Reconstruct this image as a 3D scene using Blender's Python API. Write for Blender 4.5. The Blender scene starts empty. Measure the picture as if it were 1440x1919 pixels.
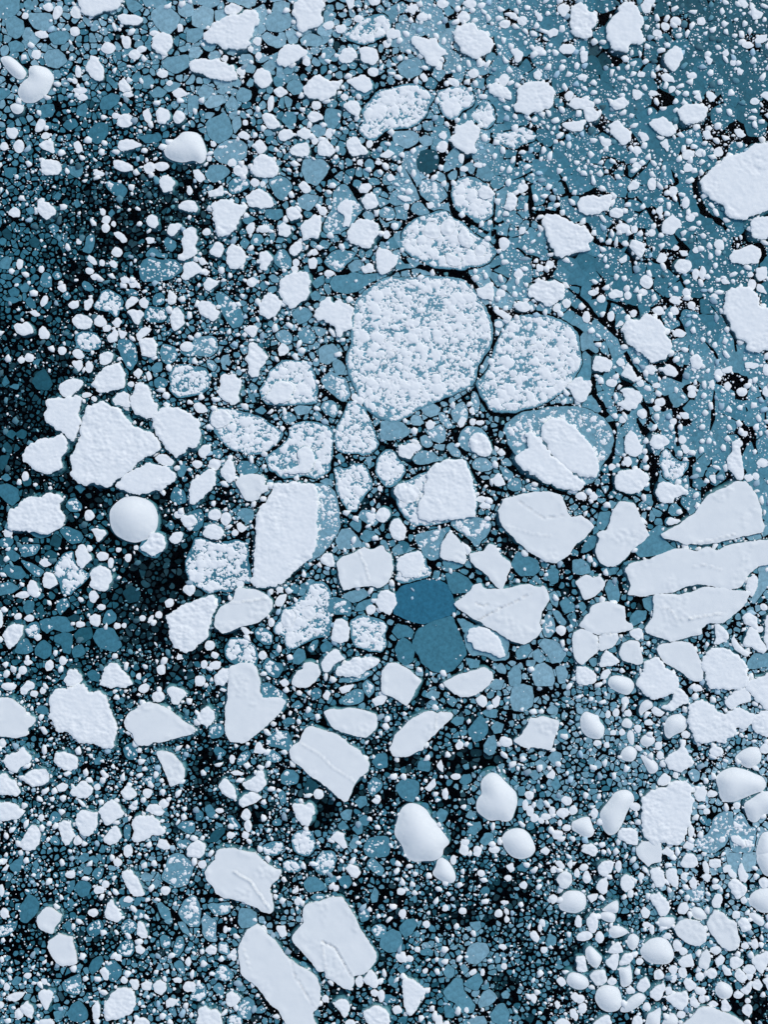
import bpy, math, random
import numpy as np
from mathutils.geometry import delaunay_2d_cdt
from mathutils import Vector

# ------------------------------------------------------------------ camera, sky, sun, exposure
M = 0.1                      # metres per photo pixel (1440 x 1919)
CX, CY = 720.0, 959.5
H_CAM = 300.0
S = bpy.context.scene
C = S.collection
cam_d = bpy.data.cameras.new("camera")
cam = bpy.data.objects.new("camera", cam_d)
C.objects.link(cam)
cam_d.sensor_fit = 'VERTICAL'
cam_d.sensor_height = 24.0
cam_d.lens = 24.0 * H_CAM / (1919 * M)
cam_d.clip_start, cam_d.clip_end = 1.0, 20000.0
cam.location = (0, 0, H_CAM)
S.camera = cam

SUN_EL, SUN_AZ = math.radians(46), math.radians(40)     # azimuth from +Y towards +X: light from the upper right
world = bpy.data.worlds.new("World")
S.world = world
world.use_nodes = True
wn = world.node_tree
bg = wn.nodes['Background']
sky = wn.nodes.new('ShaderNodeTexSky')
sky.sky_type = 'NISHITA'
sky.sun_disc = False
sky.sun_elevation = SUN_EL
sky.sun_rotation = SUN_AZ
wn.links.new(sky.outputs[0], bg.inputs[0])
bg.inputs[1].default_value = 0.115
sun_d = bpy.data.lights.new("sun", 'SUN')
sun_d.energy = 1.35
sun_d.angle = math.radians(20)
sun_d.color = (1.0, 0.96, 0.90)
sun = bpy.data.objects.new("sun", sun_d)
C.objects.link(sun)
dirv = Vector((math.sin(SUN_AZ) * math.cos(SUN_EL), math.cos(SUN_AZ) * math.cos(SUN_EL), math.sin(SUN_EL)))
sun.rotation_euler = dirv.to_track_quat('Z', 'Y').to_euler()
sun.location = dirv * 400
S.view_settings.view_transform = 'Standard'
S.view_settings.look = 'None'
S.view_settings.exposure = 0.34
S.view_settings.gamma = 1.0

rng = np.random.default_rng(7)
random.seed(7)

# ------------------------------------------------------------------ numeric helpers
def to_m(P):
    P = np.asarray(P, float)
    return np.stack([(P[..., 0] - CX) * M, (CY - P[..., 1]) * M], -1)

def _hash(ix, iy, seed):
    n = (ix.astype(np.int64) * 374761393 + iy.astype(np.int64) * 668265263 + seed * 982451653) & 0x7fffffff
    n = ((n ^ (n >> 13)) * 1274126177) & 0x7fffffff
    n = ((n ^ (n >> 16)) * 2246822519) & 0x7fffffff
    return (n & 0xffffff) / float(0xffffff)

def vnoise(x, y, seed=0):
    x = np.asarray(x, float); y = np.asarray(y, float)
    ix, iy = np.floor(x), np.floor(y)
    fx, fy = x - ix, y - iy
    fx = fx * fx * (3 - 2 * fx); fy = fy * fy * (3 - 2 * fy)
    a = _hash(ix, iy, seed); b = _hash(ix + 1, iy, seed)
    c = _hash(ix, iy + 1, seed); d = _hash(ix + 1, iy + 1, seed)
    return (a * (1 - fx) + b * fx) * (1 - fy) + (c * (1 - fx) + d * fx) * fy * 1.0

def fbm(x, y, seed=0, oct=3):
    s = 0; a = 0.5; t = 0
    for k in range(oct):
        s = s + a * vnoise(x * 2 ** k, y * 2 ** k, seed + k * 17); t += a; a *= 0.5
    return s / t - 0.5

def worley(x, y, seed=0):
    ix, iy = np.floor(x), np.floor(y)
    best = np.full(x.shape, 9.0)
    for dx in (-1, 0, 1):
        for dy in (-1, 0, 1):
            px = ix + dx + _hash(ix + dx, iy + dy, seed); py = iy + dy + _hash(ix + dx, iy + dy, seed + 5)
            best = np.minimum(best, (px - x) ** 2 + (py - y) ** 2)
    return np.sqrt(best)

def area(P):
    x, y = P[:, 0], P[:, 1]
    return 0.5 * np.sum(x * np.roll(y, -1) - np.roll(x, -1) * y)

def centroid(P):
    x, y = P[:, 0], P[:, 1]; x2, y2 = np.roll(x, -1), np.roll(y, -1)
    c = x * y2 - x2 * y; A = c.sum() / 2
    return np.array([((x + x2) * c).sum(), ((y + y2) * c).sum()]) / (6 * A)

def inside(P, Q):
    """which of points Q lie in polygon P"""
    r = np.zeros(len(Q), bool)
    x, y = Q[:, 0], Q[:, 1]
    n = len(P)
    for i in range(n):
        x1, y1 = P[i]; x2, y2 = P[(i + 1) % n]
        if y1 == y2: continue
        c = (y1 > y) != (y2 > y)
        r ^= c & (x < (x2 - x1) * (y - y1) / (y2 - y1) + x1)
    return r

def seg_dist(Q, A, B):
    """distance of points Q to segments A-B: distance, nearest point, index"""
    d = B - A
    L = np.maximum((d ** 2).sum(1), 1e-9)
    t = np.clip(((Q[:, None] - A[None]) * d[None]).sum(-1) / L[None], 0, 1)
    N = A[None] + t[..., None] * d[None]
    D = ((Q[:, None] - N) ** 2).sum(-1)
    k = D.argmin(1); ar = np.arange(len(Q))
    return np.sqrt(D[ar, k]), N[ar, k], k

def poly_dist(P, Q):
    out_d = np.empty(len(Q)); out_n = np.empty((len(Q), 2)); out_k = np.empty(len(Q), int)
    for a in range(0, len(Q), 2000):
        out_d[a:a + 2000], out_n[a:a + 2000], out_k[a:a + 2000] = seg_dist(Q[a:a + 2000], P, np.roll(P, -1, 0))
    return out_d, out_n, out_k

def chaikin(P, n, q=0.25):
    for _ in range(n):
        Q = np.roll(P, -1, 0)
        P = np.stack([P * (1 - q) + Q * q, P * q + Q * (1 - q)], 1).reshape(-1, 2)
    return P

def resample(P, step=None, n=None):
    Q = np.vstack([P, P[:1]])
    L = np.r_[0, np.cumsum(np.hypot(*np.diff(Q, axis=0).T))]
    if n is None: n = max(8, int(round(L[-1] / step)))
    t = np.linspace(0, L[-1], n, endpoint=False)
    return np.stack([np.interp(t, L, Q[:, 0]), np.interp(t, L, Q[:, 1])], 1)

def jag(P, amp, lam, seed):
    T = np.roll(P, -1, 0) - np.roll(P, 1, 0)
    T /= np.maximum(np.hypot(T[:, 0], T[:, 1])[:, None], 1e-9)
    Nn = np.stack([T[:, 1], -T[:, 0]], 1)
    k = fbm(P[:, 0] / lam, P[:, 1] / lam, seed, 3) * 2
    return P + Nn * (k * amp)[:, None]

# ------------------------------------------------------------------ materials
def new_mat(name):
    m = bpy.data.materials.new(name); m.use_nodes = True
    nt = m.node_tree
    return m, nt, nt.nodes['Principled BSDF'], nt.nodes['Material Output']

def noise_node(nt, scale, detail=4, rough=0.6):
    tc = nt.nodes.new('ShaderNodeTexCoord')
    n = nt.nodes.new('ShaderNodeTexNoise')
    n.inputs['Scale'].default_value = scale; n.inputs['Detail'].default_value = detail
    n.inputs['Roughness'].default_value = rough
    nt.links.new(tc.outputs['Object'], n.inputs['Vector'])
    return n

def snow_mat(name, c0, c1, scale, bumps, bdist, rough=0.75):
    m, nt, p, o = new_mat(name)
    n = noise_node(nt, scale)
    r = nt.nodes.new('ShaderNodeValToRGB')
    r.color_ramp.elements[0].position = 0.3; r.color_ramp.elements[1].position = 0.7
    r.color_ramp.elements[0].color = (*c0, 1); r.color_ramp.elements[1].color = (*c1, 1)
    nt.links.new(n.outputs['Fac'], r.inputs['Fac'])
    nt.links.new(r.outputs['Color'], p.inputs['Base Color'])
    p.inputs['Roughness'].default_value = rough
    p.inputs['Specular IOR Level'].default_value = 0.15
    b = nt.nodes.new('ShaderNodeBump'); b.inputs['Strength'].default_value = bumps; b.inputs['Distance'].default_value = bdist
    n2 = noise_node(nt, max(scale * 2.6, 1.6), 6, 0.7)
    nt.links.new(n2.outputs['Fac'], b.inputs['Height'])
    nt.links.new(b.outputs['Normal'], p.inputs['Normal'])
    return m

def attr_mat(name, rough, spec, bumps, scale, amp):
    m, nt, p, o = new_mat(name)
    a = nt.nodes.new('ShaderNodeAttribute'); a.attribute_name = 'tint'
    n = noise_node(nt, scale, 6, 0.65)
    mr = nt.nodes.new('ShaderNodeMapRange')
    mr.inputs['From Min'].default_value = 0.25; mr.inputs['From Max'].default_value = 0.75
    mr.inputs['To Min'].default_value = 1 - amp; mr.inputs['To Max'].default_value = 1 + amp
    nt.links.new(n.outputs['Fac'], mr.inputs['Value'])
    mx = nt.nodes.new('ShaderNodeMix'); mx.data_type = 'RGBA'; mx.blend_type = 'MULTIPLY'
    mx.inputs['Factor'].default_value = 1.0
    nt.links.new(a.outputs['Color'], mx.inputs['A']); nt.links.new(mr.outputs['Result'], mx.inputs['B'])
    nt.links.new(mx.outputs['Result'], p.inputs['Base Color'])
    p.inputs['Roughness'].default_value = rough; p.inputs['Specular IOR Level'].default_value = spec
    if bumps:
        b = nt.nodes.new('ShaderNodeBump'); b.inputs['Strength'].default_value = bumps; b.inputs['Distance'].default_value = 0.05
        nt.links.new(n.outputs['Fac'], b.inputs['Height']); nt.links.new(b.outputs['Normal'], p.inputs['Normal'])
    return m

MAT_SNOW = snow_mat("packed_snow", (0.85, 0.88, 0.865), (0.93, 0.945, 0.91), 0.9, 0.16, 0.12)
MAT_SLAB = snow_mat("wind_smoothed_snow", (0.82, 0.85, 0.83), (0.86, 0.885, 0.855), 0.35, 0.16, 0.12)
MAT_CRUST = snow_mat("frozen_snow_rubble", (0.86, 0.89, 0.875), (0.93, 0.945, 0.91), 0.9, 0.12, 0.1)
MAT_BERG = snow_mat("berg_snow", (0.82, 0.85, 0.83), (0.86, 0.885, 0.855), 0.2, 0.05, 0.15)
MAT_LUMP = attr_mat("broken_snow", 0.8, 0.1, 0.2, 3.0, 0.06)
MAT_GREY = attr_mat("thin_grey_ice", 0.5, 0.12, 0.0, 1.2, 0.34)
MAT_LEDGE, _nt, _p, _o = new_mat("submerged_blue_ice")
_n = noise_node(_nt, 0.8)
_r = _nt.nodes.new('ShaderNodeValToRGB')
_r.color_ramp.elements[0].color = (0.16, 0.36, 0.42, 1); _r.color_ramp.elements[1].color = (0.42, 0.66, 0.70, 1)
_nt.links.new(_n.outputs['Fac'], _r.inputs['Fac']); _nt.links.new(_r.outputs['Color'], _p.inputs['Base Color'])
_p.inputs['Roughness'].default_value = 0.6

MAT_WATER = bpy.data.materials.new("sea_water"); MAT_WATER.use_nodes = True
nt = MAT_WATER.node_tree; nt.nodes.remove(nt.nodes['Principled BSDF'])
out = nt.nodes['Material Output']
tr = nt.nodes.new('ShaderNodeBsdfTransparent'); gl = nt.nodes.new('ShaderNodeBsdfGlossy')
gl.inputs['Roughness'].default_value = 0.08
fr = nt.nodes.new('ShaderNodeFresnel'); fr.inputs['IOR'].default_value = 1.2
mx = nt.nodes.new('ShaderNodeMixShader')
nt.links.new(fr.outputs[0], mx.inputs[0]); nt.links.new(tr.outputs[0], mx.inputs[1]); nt.links.new(gl.outputs[0], mx.inputs[2])
nt.links.new(mx.outputs[0], out.inputs['Surface'])
va = nt.nodes.new('ShaderNodeVolumeAbsorption')
va.inputs['Color'].default_value = (0.12, 0.70, 0.76, 1); va.inputs['Density'].default_value = 0.55
nt.links.new(va.outputs[0], out.inputs['Volume'])
MAT_BED, _nt, _p, _o = new_mat("dark_sea_floor")
_n = noise_node(_nt, 0.05); _r = _nt.nodes.new('ShaderNodeValToRGB')
_r.color_ramp.elements[0].color = (0.004, 0.008, 0.01, 1); _r.color_ramp.elements[1].color = (0.01, 0.016, 0.018, 1)
_nt.links.new(_n.outputs['Fac'], _r.inputs['Fac']); _nt.links.new(_r.outputs['Color'], _p.inputs['Base Color'])

# ------------------------------------------------------------------ object helpers
def tag(o, label=None, cat=None, group=None, kind=None):
    if label: o['label'] = label
    if cat: o['category'] = cat
    if group: o['group'] = group
    if kind: o['kind'] = kind
    return o

def mesh_np(name, V, F, mat, parent=None, origin=None, tint=None, smooth=True):
    """V (n,3), F list of index arrays (m,k) of equal k; one linked mesh object"""
    V = np.asarray(V, float)
    if origin is not None: V = V - np.asarray(origin)
    me = bpy.data.meshes.new(name)
    me.vertices.add(len(V)); me.vertices.foreach_set('co', V.astype(np.float32).ravel())
    loops = np.concatenate([np.asarray(f).ravel() for f in F])
    tot = np.concatenate([np.full(len(f), np.asarray(f).shape[1]) for f in F])
    st = np.r_[0, np.cumsum(tot)[:-1]]
    me.loops.add(len(loops)); me.loops.foreach_set('vertex_index', loops.astype(np.int32))
    me.polygons.add(len(tot)); me.polygons.foreach_set('loop_start', st.astype(np.int32))
    me.polygons.foreach_set('use_smooth', np.full(len(tot), smooth))
    me.update(calc_edges=True); me.validate()
    if tint is not None:
        a = me.color_attributes.new('tint', 'FLOAT_COLOR', 'POINT')
        t = np.ones((len(V), 4), np.float32); t[:, :3] = tint
        a.data.foreach_set('color', t.ravel())
    me.materials.append(mat)
    o = bpy.data.objects.new(name, me)
    C.objects.link(o)
    if parent is not None:
        o.parent = parent
    elif origin is not None:
        o.location = origin
    return o

# ------------------------------------------------------------------ sea
def box(name, x, y, z0, z1, mat):
    V = [(-x, -y, z0), (x, -y, z0), (x, y, z0), (-x, y, z0), (-x, -y, z1), (x, -y, z1), (x, y, z1), (-x, y, z1)]
    F = [np.array([(3, 2, 1, 0), (4, 5, 6, 7), (0, 1, 5, 4), (1, 2, 6, 5), (2, 3, 7, 6), (3, 0, 4, 7)])]
    return mesh_np(name, V, F, mat, smooth=False)
tag(box("sea_water", 3000, 3000, -12.0, 0.0, MAT_WATER), kind='structure')
tag(box("sea_floor", 3200, 3200, -14.0, -12.5, MAT_BED), kind='structure')

# ------------------------------------------------------------------ survey of the ice: kind, then outline points (tile origin T, photo px S); c = lead (width, line)
SURVEY = """
T 0 0
w 59,0 60,5 64,11 68,12 75,10 84,9 89,5 92,0 90,-6 75,-10 62,-7
w 88,12 94,11 103,12 107,15 104,19 96,19 91,18
w 114,28 121,25 128,27 129,31 128,37 124,41 118,40 114,35
w 68,42 72,43 78,52 77,60 72,61 67,56 64,52
s 0,44 4,42 9,43 16,49 20,55 18,59 14,60 7,55 2,48
s 13,68 17,61 22,58 21,52 25,49 31,50 36,52 41,58 38,66 34,72 26,77 19,77 15,74
s 7,79 13,77 18,80 17,84 13,86 9,84
g -5,-5 14,-5 14,8 9,12 3,14 -5,12
g 22,10 36,10 42,14 38,20 34,23 26,21 22,16
g 4,15 11,12 17,16 18,24 12,29 6,26 5,22
g 36,26 44,23 50,23 52,28 48,33 40,33
g 6,32 12,30 17,33 18,38 8,39
g 21,28 25,25 30,29 26,34 22,33
g 33,42 36,38 43,37 48,41 50,46 43,51 35,49
g 113,13 115,8 121,4 127,6 135,13 132,20 127,25 120,23 116,18
g 94,0 101,0 107,5 100,10 96,7
g 106,-4 122,-4 125,3 118,6 109,5
g 133,4 144,2 146,11 139,13 134,10
g 121,46 126,43 141,41 142,49 132,55 123,51
g 107,58 112,56 116,61 113,66 107,66
g 99,57 104,53 106,57 103,62 99,61
g 122,66 128,61 136,63 132,67 126,69
g 112,69 118,65 125,69 121,73 115,73
g 75,79 77,73 84,70 90,72 88,78 82,82 76,82
g 29,83 31,79 39,78 41,83 38,88 32,88
g 58,80 64,77 66,81 64,88 57,86
g 47,94 50,90 56,89 58,94 52,98
g 67,97 74,92 80,93 81,100 77,105 73,108 66,104
g 104,103 110,101 119,100 121,104 117,107 109,107
g -2,67 5,66 8,69 4,73 -2,76
g 90,82 93,77 98,83 95,86 91,85
e 36,5.5,3.5,3,0
e 43,10,3,5,20
e 57,10,4,4.5,0
e 19,12,2.5,2.5,0
e 31,26,4.5,2.5,15
e 56,24,3.5,3.5,0
e 27,41,3.5,3.5,0
e 95,32,3.5,4,0
e 106,37,3.5,2.5,-20
e 81,36,5,4.5,0
e 101,41,4,3.5,0
e 135,21,2,3,0
e 116,25,4,2,0
w 89,62 93,59 97,64 98,68 93,70 89,68
e 96,71,3.5,2,0
w 129,69 135,66 141,71 134,74 130,72
e 60,68,4.5,2.5,0
e 62,73,3.5,2.5,0
e 58.5,54,2,4.5,0
e 56,61,2,2,0
e 122,55,4,3,0
e 127,62.5,2.5,2,0
e 93.5,91,6,4.5,-15
e 87,87,3,2,0
w 107,85 111,81 114,87 113,93 109,92
w 117,85 120,81 126,83 128,88 124,94 119,92
e 134,88,4,4.5,0
e 30,94,3,5,30
w 5,96 13,96 14,100 10,105 5,102
e 14,110,4,4.5,0
w 29,109 34,105 40,106 41,115 35,113
w 55,108 59,106 63,114 58,115
w 88,110 89,106 98,105 107,109 99,112 90,113
e 3,110,3,3,0
w 31,121 39,120 45,122 46,128 43,131 32,131
w 85,121 91,120 99,125 100,128 92,129 86,126
e 121,125,5,3.5,0
e 112,126,4,4,0
e 34,102,3,2.5,0
s 123,113 126,107 132,104 137,99 144,99 150,101 155,113 154,120 150,123 145,120 137,122 129,120 124,117
T 360 0
w 9,26 17,18 28,12 36,11 44,8 50,11 51,17 46,21 46,27 42,31 44,33 39,37 33,38 22,36 19,34 12,32 9,30
g 47,14 53,14 53,21 47,27 42,30
w 77,3 83,0 88,-4 97,-5 99,5 97,11 98,17 94,20 90,20 83,25 79,22 79,17 75,11
w 25,6 30,2 38,6 36,9 29,12 25,9
w 0,46 8,45 17,45 25,48 32,50 33,60 24,61 13,58 7,55 0,55 -2,51
w 66,39 71,34 78,34 87,39 84,43 77,47 70,50 65,49 63,45
w 47,57 49,53 53,51 58,55 60,60 57,65 52,66 47,62
w 84,66 92,58 97,57 106,62 113,60 111,65 107,69 104,74 97,76 90,74 84,71
w 110,42 113,37 119,36 124,39 124,43 119,47 112,47
w 125,37 132,35 139,37 140,45 135,49 128,46
w 116,61 122,58 128,56 133,59 135,66 130,70 121,65
g 122,67 135,60 136,67 131,72 123,72
w 113,79 119,75 125,77 127,83 124,88 118,84
w 52,87 57,85 61,86 67,95 61,97 56,95
w 86,87 91,83 97,86 98,89 92,92 87,90
w 61,68 66,65 71,68 72,70 66,73 63,71
w 64,102 68,97 74,97 77,101 71,106 66,105
w 79,99 83,96 89,98 89,103 85,105 80,102
w 74,112 79,108 86,107 89,111 87,118 80,117 75,116
w 44,110 51,105 53,107 56,111 54,114 50,115 48,112
w 94,107 101,104 105,110 107,114 103,117 95,117
w 115,106 122,102 126,107 130,110 132,115 125,117 121,118 117,113
w 46,119 52,116 58,117 62,121 65,128 63,132 50,133 45,128
e 37,128,5,4,0
w 107,20 115,18 115,24 111,26 108,24
r 115,26 118,24 128,14 144,11 150,14 148,26 138,32 128,34 117,29
w 115,0 122,-2 121,5 118,8
e 125,14,3.5,2.5,0
e 137,1,4,3,0
e 103,19,4,3,0
e 86,46,3,3.5,0
e 37,54,3,3,0
e 25,44,2,2.5,0
e 50,42,2.5,2.5,0
e 49,31,3,3,0
e 44,37,2,2,0
e 93,79,3.5,3,0
e 114.5,73,2.5,2.5,0
e 136,54,4,3,0
e 59,78,2.2,6,8
e 103,100,3,3.5,0
e 92,106,2.5,2.5,0
e 40,92,2,2,0
e 126,122,2,2,0
e 140,122,2.5,1.5,0
e 133,108,2.5,2.5,0
e 13,119,2,2,0
e 16,108,2,2,0
w 34,102 38,98 44,102 42,105
e 30,122,3,3,0
r 136,70 142,67 150,65 160,62 170,64 178,69 182,73 176,80 175,86 168,94 155,96 146,97 137,106 128,103 124,96 129,91 127,84 130,80
g 2,8 9,4 16,8 15,18 9,22 0,19 0,12
g -4,22 8,21 8,28 2,32 -4,31
g -2,36 5,35 8,39 4,44 -2,43
g 0,-3 20,-3 20,3 14,6 4,3
g 17,8 24,7 27,13 18,16
g 28,-4 48,-4 47,4 42,6 33,2
g 54,14 60,9 72,9 75,15 73,20 66,24 57,23 55,18
g 60,8 62,2 68,1 73,2 73,8 65,10
g 52,27 57,24 63,28 69,27 70,33 64,36 56,33
g 70,24 75,21 80,26 79,32 73,33
g 81,30 87,25 96,27 99,33 92,35 83,34
g 38,50 42,47 48,50 46,55 40,54
g 4,69 9,63 16,67 15,72 8,75
g 9,78 14,72 22,71 25,75 20,80 12,81
g 25,78 30,71 35,78 32,85 29,86
g 33,70 37,66 44,68 44,74 39,77 34,75
g 18,69 22,65 26,67 24,71
g 10,93 14,89 20,87 24,84 28,90 30,100 26,104 20,107 13,103
g 30,95 31,88 36,87 36,95 32,100
g 7,88 11,84 17,85 13,89
g 71,66 73,61 80,60 84,65 82,70 76,71
g 68,53 73,49 77,50 75,55 70,56
g 67,90 70,84 78,84 78,92 72,95
g 99,88 101,82 106,81 112,84 110,92 106,97 100,94
g 88,97 93,93 100,95 100,101 94,103
m 15,114 20,108 27,104 36,104 42,109 41,117 37,121 32,127 26,123 19,121
g 9,126 14,121 20,122 26,128 18,132 10,131
g -3,71 4,72 5,81 -3,85
T 720 0
w 22,28 27,28 33,31 38,29 43,36 46,40 41,44 41,49 36,50 33,48 28,40 24,37 21,32
w 53,24 58,19 67,18 71,24 76,24 78,29 83,35 77,40 72,44 67,44 60,40 55,33
w 100,68 106,62 113,61 121,62 127,66 127,75 123,82 116,84 106,86 98,84 98,79 101,77
w 79,66 83,62 88,65 92,66 96,70 95,75 88,74 80,70
w 53,95 60,93 66,91 72,98 71,103 68,108 69,114 62,116 56,111 49,106 50,103 54,101
r 80,101 90,98 97,97 104,94 110,97 116,102 112,106 104,108 99,112 92,111 84,107
e 60,13,4.5,4,0
w 41,101 45,98 48,102 46,105 42,104
e 44,110,4,4,0
w 0,115 3,112 8,115 5,118 1,119 -3,117
w 95,38 100,36 105,41 103,45 99,47 98,42
e 91,18,4,3,0
e 97,12,3,2.5,0
e 104,16,3.5,3.5,0
w 113,11 116,9 119,13 118,16 115,15
w 130,6 134,3 139,5 138,9 135,13 131,9
w 112,55 116,52 119,56 117,60 113,59
e 90,60,4,4,0
e 52,62,4.5,2.5,20
w 27,57 30,55 33,60 30,62
e 67,55,4,3,0
e 41,49,3,4,0
w 2,25 6,21 12,23 13,28 7,30 3,29
e 2,33,3,2.5,0
e 73,48,3.5,2,-25
w 17,5 24,3 26,7 22,11 19,10
e 29,13,4,3,0
e 44,3,4,3,0
e 65,3,5,3,0
w 131,37 134,34 140,33 144,36 142,40 134,40
w 122,24 127,21 131,23 129,27 124,29
e 116,38,4,3,0
w 138,78 143,73 150,74 157,77 157,80 149,82 140,81
e 139,72,3,3.5,0
w 133,93 142,91 150,91 150,96 148,99 142,99 137,97
e 58,119,2,3.5,0
e 71,124,3.5,2,0
e 60,126.5,3,2,0
r 40,68 47,66 56,64 65,67 68,72 67,78 60,82 55,87 50,90 44,85 42,80 40,74
r 64,86 70,80 73,76 78,76 82,81 84,88 82,94 76,98 71,92 65,90
g 6,99 20,98 26,101 25,107 18,111 8,107
g 26,104 31,101 36,103 36,108 30,110
d 25,120 28,113 38,113 41,118 40,126 33,130 26,128
g 10,50 16,45 26,43 29,50 27,56 18,59 12,55
T 1080 0
w 23,21 26,15 30,12 32,5 38,3 43,2 47,8 50,15 49,22 50,32 46,34 42,32 39,35 38,40 32,39 26,36 24,30 23,26
w -3,6 3,2 8,5 9,9 14,11 16,12 15,18 12,22 12,28 6,29 -2,26 -4,16
w 48,4 51,1 58,-4 60,0 57,5 56,10 51,10
w 66,43 70,38 75,35 79,38 80,43 76,52 73,54 69,50 66,47
w 77,84 80,80 87,78 96,80 99,82 97,88 91,92 83,93 78,90
w 55,93 58,90 65,88 71,92 76,99 70,102 66,103 60,99
w 24,94 32,91 35,95 41,100 41,106 35,109 30,104 26,100
w 25,78 30,75 36,73 40,77 36,81 29,83
w 6,81 13,81 17,85 15,91 9,92 7,87
w 42,67 47,68 50,71 48,75 44,75
w 48,99 53,100 55,105 50,107 48,103
w 63,107 68,104 70,110 69,114 65,110
w 3,39 9,38 9,46 4,47
w 63,57 68,55 73,58 74,62 68,62
w 98,69 101,69 106,73 101,77 98,73
w 88,73 93,69 95,77 90,75
w 121,1 126,0 130,4 126,7
w 131,4 136,8 141,10 138,14 132,15
w 133,30 138,26 143,27 143,31 136,33
e 61,25,3.5,2.5,20
e 67,20,3,3,0
e 75,16,4,3,0
e 94,16,3,3,0
w 96,43 99,42 103,45 100,49
e 118,47,2.5,2.5,0
w 121,51 126,53 124,57 121,55
w 109,40 113,37 115,41 112,43
e 87,57,3.5,2.5,0
e 49,56,3,2,0
e 58,70,3.5,2,0
e 84,116,4.5,3.5,0
w 95,99 100,98 102,104 97,105
w 118,97 123,97 128,102 122,104
e 46,113,3,3,0
e 23,107,4,3,0
e 46,124,3.5,2.5,0
e 84,126,3.5,3,0
e 107,114,3.5,3.5,0
e 93,115,3,3,0
w 138,72 141,69 146,69 146,77
e 134,76,3.5,2.5,0
e 72,67,2.5,2.5,0
e 5,58,4,2.5,0
e 129,34,4,2.5,0
T 0 320
g 3,-2 12,-2 12,3 8,6 4,4
g 51,-3 62,-3 61,3 58,5 53,3
e 74,2,4,2,0
m 79,10 81,7 85,9 91,9 95,14 94,19 91,21 85,18 81,14
w 120,8 122,4 127,4 131,9 129,15 123,16 120,12
w 6,32 11,27 14,29 15,35 9,35
w 28,27 29,23 35,24 40,27 43,30 40,34 34,37 31,34 28,30
w 109,38 113,33 118,35 119,40 116,44 111,41
w 126,44 128,40 133,39 137,41 134,45 129,49 126,47
w 134,27 137,23 146,23 148,28 147,31 142,31 135,29
e 142,15,2,3,0
w 85,47 90,46 94,50 95,53 92,54 88,51
w 109,51 112,50 116,50 116,54 111,55
e 79.5,37,3,3,0
e 77,31,2,2.5,0
e 79,43,3,3,0
e 85,40,1.8,2,0
e 59,53.5,2,2,0
m 65,48 71,48 71,56 67,62 61,60 64,56
e 87.5,61,3.5,3.5,0
w 65,66 67,63 71,65 73,70 71,71 68,69
e 76.5,69,2,2.5,0
w 81,69 85,67 88,70 87,73 84,72
e 15,70,2.3,3.5,0
m 36,42 40,40 44,42 43,45 40,47
m 123,53 125,49 132,53 132,58 128,61 124,58
w 138,45 143,43 147,45 148,51 146,57 148,60 147,64 140,67 135,68 133,65 137,60 136,53 138,50
w 138,71 144,68 149,70 151,75 147,78 144,80 140,83 135,80 138,76
m 109,63 113,57 119,60 121,62 126,62 125,66 120,65 116,62 110,65
m 104,79 105,70 108,66 115,64 120,67 130,66 136,69 138,73 136,77 130,80 122,83 113,84 106,83
e 67,75,3,2.5,0
w 67,79 71,77 75,78 74,81 70,82
w 90,81 94,79 98,82 97,85 92,84
e 100,85,3.5,3,-10
m 94,91 99,88 104,91 103,94 97,93
m 61,85 63,82 67,84 71,89 68,91 63,89
r 72,98 74,93 78,89 83,89 90,93 93,98 91,103 87,110 82,106 77,105 71,104 70,101
m 30,83 32,77 37,76 39,82 39,87 35,88 31,86
m 38,78 42,74 46,77 46,80 41,83
e 31,74,2,2.5,0
e 46.5,88,3,3,0
m 46,93 50,90 54,94 50,98
w 51,101 54,98 59,97 59,102 55,104
w 63,98 69,95 70,100 66,105 63,104
e 33,98,2.5,4,20
w 94,100 98,94 103,95 104,98 99,101 95,104
w 104,98 108,95 112,98 110,103 106,102
m 114,96 116,93 121,91 124,96 122,100 115,101
w 126,95 127,89 133,94 132,99 128,101 126,99
m 108,111 110,103 115,102 126,102 126,111 122,115 114,114
w 127,110 129,105 134,103 138,109 138,115 134,119 130,120 128,115
w 95,106 100,104 106,105 108,108 105,112 104,116 100,114 99,110
w 54,112 57,108 62,108 69,112 68,117 63,119 58,119
w 71,112 74,108 79,111 80,115 75,117 71,115
w 83,114 88,110 92,113 88,118
e 80,118,3,2.5,0
w 22,106 26,104 30,108 26,110
w 10,117 13,114 17,116 20,113 24,117 25,122 17,124 13,121
w 29,120 33,116 37,122 36,126 31,126
r 56,124 60,121 66,121 73,122 76,127 75,133 65,136 57,132
w 80,125 86,119 88,121 88,128 82,129
w 88,119 96,121 93,126 90,126
w 102,124 105,119 110,117 114,119 110,123 104,128
m 120,121 127,119 128,123 122,125
g 40,20 43,16 46,18 44,22
d 1,46 5,43 9,48 7,52 3,50
g 0,68 5,64 9,67 6,74 0,73
g 9,83 12,80 16,82 13,86
g 15,87 19,84 22,87 20,91 16,91
g 6,90 10,87 14,90 13,94 8,94
g 3,96 10,94 15,97 9,100
g 19,97 22,95 26,98 27,103 23,103 20,101
d 22,52 26,49 30,53 28,58 23,57
d 46,23 50,20 52,24 49,27
g 55,24 58,21 60,26 57,28
g 19,29 24,27 26,31 22,33
g 81,32 84,29 86,32 83,35
T 360 320
w 40,20 46,15 52,14 57,17 61,24 60,27 51,28 44,27
w 15,26 19,23 25,22 33,25 40,28 39,32 35,36 33,44 29,46 24,48 20,50 19,46 18,40 16,32
w 12,16 18,14 23,11 23,19 17,19 13,19
w 2,0 5,-1 9,4 10,7 6,9 2,5
e 0.5,28,3.5,4,0
m 27,9 31,5 38,4 44,8 43,13 37,16 31,18 27,15
e 47,9,3,3,0
e 53,10,2.2,2.2,0
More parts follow.
